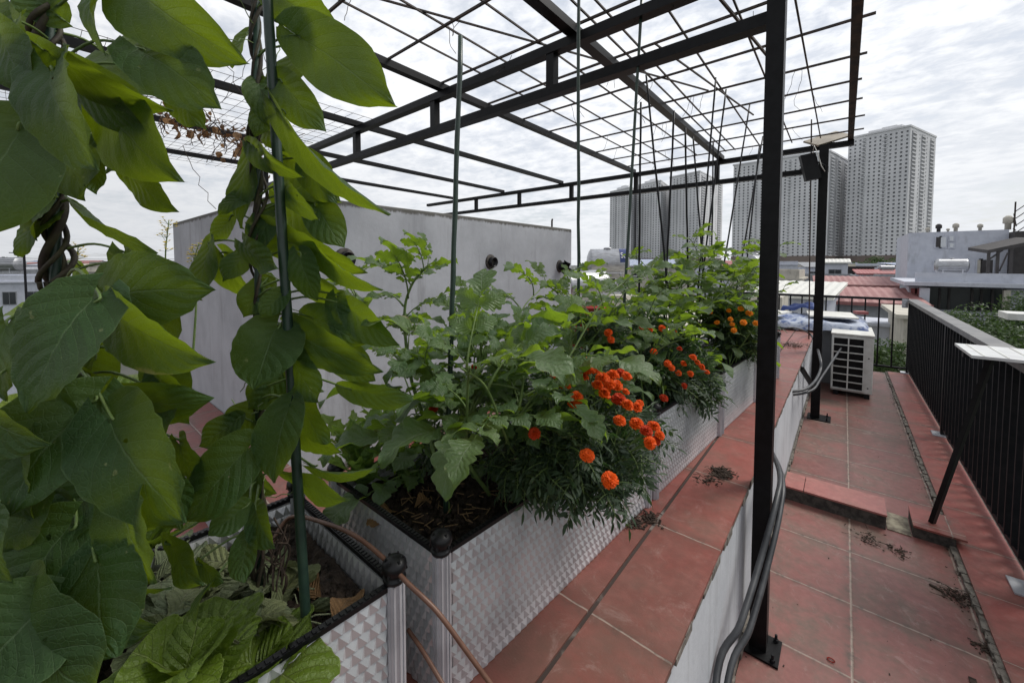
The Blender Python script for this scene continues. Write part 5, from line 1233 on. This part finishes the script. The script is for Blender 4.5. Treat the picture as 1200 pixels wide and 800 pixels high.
FLM2 = []
for s in range(2):
    o = flower_tpl(s+9).build('flower', [M['amber'], M['marileaf']]); FLM2.append(o.data); bpy.data.objects.remove(o)
FLM3 = []
for s in range(2):
    o = flower_tpl(s+19).build('flower', [M['deepred'], M['marileaf']]); FLM3.append(o.data); bpy.data.objects.remove(o)
def marigold(base, blobs, n, flowers, label, seed, size=.10, fl=FLM, deep=()):
    """blobs: centres with radii of the leafy mass; flowers: (px,py,depth,radius)"""
    r = np.random.RandomState(seed); root = thing('marigold_plant', label, 'marigold', base, 'marigolds in the silver planters')
    base = Vector(base); q = MB(); fol = MB()
    for (c, rad) in blobs: stem_tube(q, [base+Vector((r.uniform(-.03, .03), r.uniform(-.03, .03), 0)), base.lerp(Vector(c), .5)+Vector((0, 0, .02)), Vector(c)], .004, .0018, 6)
    tot = sum(b[1]**2 for b in blobs)
    for (c, rad) in blobs:
        for _ in range(int(n*rad**2/tot)):
            d = r.randn(3); d /= np.linalg.norm(d); p = np.array(c)+d*rad*r.rand()**.4*np.array([1, 1, .85])
            dd = d*.8+r.randn(3)*.4+np.array([0, 0, .1]); put_c(fol, MAR[r.randint(4)], p-dd/np.linalg.norm(dd)*size*.4, frame(dd, r.randn(3)*.4+[0, 0, 1]), size*(.7+.5*r.rand()), r.rand())
    cs = [Vector(b[0]) for b in blobs]
    for i, (x, y, D, rad) in enumerate(flowers):
        D *= .93; p = at(x, y, D); c = min(cs, key=lambda c_: (c_-p).length)
        src = fl if i not in deep else FLM3
        nn = (p-c).normalized()*.6+Vector((0, 0, .8))+Vector((0.25, -.35, 0))*.8
        o = bpy.data.objects.new('flower', src[i % len(src)]); COL.objects.link(o); o.parent = root; o.location = p-base
        o.rotation_euler = (nn.to_track_quat('Z', 'Y') @ Matrix.Rotation(r.rand()*6, 4, 'Z').to_quaternion()).to_euler(); sz_ = rad*r.uniform(.85, 1.15); o.scale = (sz_, sz_*r.uniform(.85, 1), sz_*.72)
        stem_tube(q, [c, c.lerp(p, .6)+Vector((0, 0, .005)), p-nn.normalized()*rad*.5], .0022, .0018, 5)
    q.build('stems', M['green_stem'], root); fol.build('foliage', [M['marileaf'], M['green_stem']], root)
    return root
fs = .0172
marigold((-.66, 1.02, zb), [(at(700, 500, 1.10), .13), (at(650, 520, .98), .12), (at(715, 545, 1.0), .095), (at(660, 552, .96), .085), (at(640, 470, 1.15), .11), (at(700, 572, .93), .055), (at(745, 510, 1.12), .08), (at(610, 545, 1.0), .08), (at(690, 455, 1.2), .09)], 900,
  [(641, 424, 1.15, fs), (661, 427, 1.13, fs), (688, 424, 1.14, fs), (690, 434, 1.10, fs), (699, 433, 1.13, fs), (706, 443, 1.10, fs), (714, 451, 1.08, fs*1.1), (718, 440, 1.12, fs), (727, 437, 1.14, fs), (734, 441, 1.12, fs), (662, 452, 1.05, fs), (675, 467, 1.0, fs*1.1), (672, 473, 1.0, fs),
   (725, 468, 1.05, fs*1.1), (735, 475, 1.03, fs*1.1), (746, 478, 1.05, fs), (750, 473, 1.07, fs*.8), (726, 493, 1.0, fs*1.1), (746, 497, 1.02, fs), (757, 505, 1.0, fs*1.05), (766, 500, 1.03, fs), (773, 510, 1.0, fs*.9), (761, 519, .98, fs*1.05), (626, 508, .93, fs*.9), (688, 533, .88, fs*1.05), (714, 562, .87, fs), (711, 458, 1.1, fs*.8), (768, 516, 1.0, fs*.8), (733, 459, 1.1, fs*.7), (683, 442, 1.1, fs), (700, 452, 1.07, fs), (708, 462, 1.05, fs), (722, 452, 1.1, fs), (668, 440, 1.1, fs*.9), (652, 440, 1.1, fs), (640, 455, 1.08, fs*.9)],
  'big marigold bush with bright orange red flowers spilling over the second silver planter', 1, .078, deep=(0, 1, 8, 13, 19, 23, 27))
marigold((-.80, .90, zb), [(at(555, 450, 1.3), .07), (at(545, 505, 1.2), .07), (at(510, 520, 1.15), .06)], 90, [(556, 431, 1.25, fs*.8), (508, 479, 1.1, fs*.8), (542, 466, 1.2, fs*.6)], 'small marigold with three red buds among the front tomato leaves', 2, .08, FLM3)
marigold((-.60, 1.85, zb), [(at(775, 440, 1.8), .12), (at(805, 440, 1.9), .12), (at(790, 420, 2.0), .13), (at(815, 455, 1.85), .08)], 420,
  [(782, 426, 1.78, fs), (787, 431, 1.77, fs), (796, 409, 1.9, fs), (801, 426, 1.8, fs), (812, 419, 1.85, fs), (817, 425, 1.85, fs), (809, 438, 1.75, fs), (802, 452, 1.75, fs*.9), (778, 466, 1.6, fs), (822, 430, 1.85, fs), (766, 412, 1.8, fs), (742, 432, 1.6, fs*.8), (828, 436, 1.88, fs*.9), (795, 437, 1.8, fs*.8)],
  'rear red marigold bush in the third silver planter', 3, .115, deep=(2, 7, 8, 11))
marigold((-.62, 1.55, zb), [(at(752, 395, 1.9), .10), (at(712, 400, 1.6), .09)], 150, [(753, 377, 1.85, fs), (761, 386, 1.8, fs), (713, 390, 1.5, fs), (776, 385, 1.85, fs), (752, 384, 1.85, fs*.8), (790, 390, 1.95, fs*.9), (716, 398, 1.5, fs*.8)], 'scattered orange marigolds deep among the middle tomato plants', 4, .11)
marigold((-.50, 2.62, zb), [(at(862, 385, 2.5), .15), (at(872, 400, 2.5), .12), (at(850, 370, 2.6), .13), (at(880, 375, 2.7), .12)], 420,
  [(868, 362, 2.45, fs*1.15), (878, 367, 2.45, fs*1.2), (871, 378, 2.35, fs*1.3), (856, 374, 2.4, fs), (858, 380, 2.4, fs), (860, 387, 2.35, fs*1.15), (840, 378, 2.5, fs), (832, 366, 2.55, fs), (886, 379, 2.4, fs*1.1), (854, 364, 2.5, fs)],
  'marigold bush with light orange flowers left of the near black post', 5, .13, FLM2)

# ---- feathery greens, mustard
def rosette(base, n, size, tpl, mat, name, label, cat, seed, spread=.5, asp=1, group=None, up0=.5, up1=1.3):
    r = np.random.RandomState(seed); root = thing(name, label, cat, base, group); q = MB()
    for i in range(n):
        t_ = i/n; an = i*2.4+r.randn()*.2; el = up0+(up1-up0)*t_; d = np.array([math.cos(an)*math.cos(el), math.sin(an)*math.cos(el), math.sin(el)])
        s_ = size*(1-.45*t_)*(.85+.3*r.rand()); put(q, tpl[r.randint(len(tpl))], Vector(base)+Vector((d[0], d[1], 0))*size*.05, frame(d, (0, 0, 1) if el < 1.2 else (-d[0], -d[1], .5)), (s_*asp, s_, s_), r.rand(2)*[1, .4])
    q.build('foliage', M[mat], root); return root
p = atZ(455, 590, zb)
for i, (x, y, D, s_) in enumerate(((425, 535, 1.08, .15), (465, 520, 1.15, .15), (412, 510, 1.15, .17), (480, 548, 1.12, .09), (450, 490, 1.28, .16))):
    p = at(x, y, D); rosette((p.x, p.y, max(zb, p.z-.08)), 16, s_, FEA, 'kale', 'feathery_green', ['bright feathery leaf clump at the left rim of the second planter', 'feathery leaf clump nearest the front tomato stem', 'leftmost feathery leaf clump, behind the bean leaves', 'small low feathery clump on the soil by the front tomato', 'hindmost feathery clump against the grey wall'][i], 'leafy herb', 30+i, asp=.8, up0=.7, up1=1.5, group='feathery greens at the back of the second planter')
def mustard(pts, label, seed):
    root = thing('mustard_plant', label, 'mustard plant', pts[0], 'yellow flowering mustard behind the beans'); r = random.Random(seed); q = MB(); stem_tube(q, pts, .004, .0015, 5); fl = MB(); P = spline(pts, 8)
    for i in range(34):
        k = int(len(P)*(.72+.28*r.random()))-1; p = P[k]; d = Vector((r.uniform(-1, 1), r.uniform(-1, 1), r.uniform(.1, .9))).normalized(); e = p+d*r.uniform(.015, .03); q.tube([p, e], .0006, 3)
        for c in range(4): a = c*PI/2; put(fl, LANCE[0], e, frame((math.cos(a), math.sin(a), .3), (0, 0, 1)), (.018, .009, .009), (r.random(), 0))
    q.build('stem', M['green_stem'], root); fl.build('blossom', M['yellow'], root)
mustard([at(196, 420, 1.35), at(197, 340, 1.35), at(194, 300, 1.35), at(198, 258, 1.35)], 'yellow flowering mustard stalk left of the grey wall edge', 1)
mustard([at(226, 420, 1.35), at(230, 350, 1.35), at(226, 315, 1.35), at(233, 285, 1.35)], 'yellow flowering mustard stalk in front of the grey wall corner', 2)
mustard([at(88, 400, 1.45), at(92, 340, 1.45), at(90, 310, 1.45), at(92, 287, 1.45)], 'faint yellow mustard stalk beside the thick left bean stem', 3)
# greens growing low behind the near planter, seen through gaps
for i, (x, y, D, s_) in enumerate(((105, 470, 1.1, .22), (100, 360, 1.2, .2), (165, 620, .95, .16), (90, 560, 1.0, .2), (230, 640, .95, .13), (60, 610, .9, .2))):
    p = at(x, y, D); rosette((p.x, p.y, p.z-.1), 12, s_, LETT, 'lettuce', 'mustard_greens', ['yellow green leaves glowing between the middle left bean leaves', 'yellow green leaves behind the upper left bean leaves', 'low yellow green leaves at the near planter rim', 'yellow green leaves low behind the left bean stem', 'small yellow green leaves inside the near planter back rim', 'yellow green leaves at the lower left behind bean leaves'][i], 'leafy green', 50+i, asp=.8)
    q = MB(); q.tube([(p.x, p.y, p.z-.1), (p.x+.01, p.y, PAR)], .01, 6); solo(q, 'plant_stalk', M['green_stem'], ['stalk under the middle left greens', 'stalk under the upper left greens', 'stalk under the greens at the near rim', 'stalk low behind the left bean stem', 'stalk inside the near planter rim', 'stalk under the lower left greens'][i], 'stalk', (p.x, p.y, PAR))
# lettuce
rosette(at(218, 808, .57), 11, .12, LETT, 'lettuce', 'lettuce', 'big ruffled yellow green lettuce at the bottom of the nearest planter', 'lettuce', 5, asp=1.3, up0=.25, up1=1.2)
rosette(at(303, 796, .60), 9, .098, LETT, 'lettuce', 'lettuce', 'second lettuce, right of the big one and touching the slanting green stake', 'lettuce', 7, asp=1.3, up0=.2, up1=1.2)
# wilted leaves on the near soil
q = MB(); r = np.random.RandomState(3)
for i in range(95):
    x = r.uniform(175, 330); y = r.uniform(655, 750); p = atZ(x, y, SOIL+.01+.035*r.rand())
    put(q, (LETT if i % 3 else LANCE)[i % 2], p, frame((r.randn(), r.randn(), -.1+.25*r.randn()), (r.randn()*.5, r.randn()*.5, 1)), (.05+.03*r.rand(), .07+.03*r.rand(), .07), r.rand(2)*[1, .5])
for i in range(45):
    p = atZ(r.uniform(180, 350), r.uniform(665, 735), SOIL+.015+.02*r.rand()); d = Vector((r.randn(), r.randn(), .2*r.randn())).normalized(); q.tube([p, p+d*.03+Vector((0, 0, .008)), p+d*.06], .0012, 4)
tag(q.build('wilted_leaves', M['wilt'], None, offset=tuple(atZ(250, 700, SOIL))), 'heap of wilted grey green leaves strewn over the soil of the nearest planter', 'leaf litter', None, 'stuff')
q = MB()
for i in range(14):
    b = at(322+rnd.uniform(-8, 8), 705, .73); b.z = SOIL; q.tube(spline([b, b+Vector((rnd.uniform(-.02, .02), rnd.uniform(-.02, .02), .06)), b+Vector((rnd.uniform(-.03, .03), rnd.uniform(-.03, .03), .11)), b+Vector((rnd.uniform(-.04, .04), rnd.uniform(-.04, .04), .15))], 4), .0016, 4)
solo(q, 'root_bundle', M['root'], 'bundle of dry reddish stems beside the foot of the slimmer vine', 'dry stems', at(322, 705, .73))
for i, (x, y, s_, lab) in enumerate(((468, 603, .075, 'crumpled light brown dead leaf on the soil left of the front tomato stem'), (505, 590, .04, 'small curled dead leaf near the front tomato stem'), (395, 735, .06, 'orange brown dead leaf by the slanting green stake'), (372, 700, .045, 'small brown leaf on the near soil right of the stake'), (455, 615, .04, 'pale scrap of leaf beside the crumpled dead leaf'))):
    p = atZ(x, y, SOIL+.012); q = MB(); put(q, LETT[i % 4], p, frame((rnd.uniform(-1, 1), rnd.uniform(-1, 1), .05), (.1, -.2, 1)), (s_*1.1, s_, s_*1.6), (.5, .2)); solo(q, 'dead_leaf', M['dryleaf'], lab, 'dead leaf', p)
q = MB(); r = np.random.RandomState(5)
for i in range(60):
    p = atZ(r.uniform(470, 600), r.uniform(565, 622), SOIL+.012); d = Vector((r.randn(), r.randn(), .1*r.randn())).normalized(); q.tube([p, p+d*r.uniform(.01, .04)], .0012, 4)
tag(q.build('straw_bits', M['dryleaf'], None, offset=tuple(atZ(480, 600, SOIL))), 'bits of straw and twigs on the soil of the second planter', 'straw', None, 'stuff')
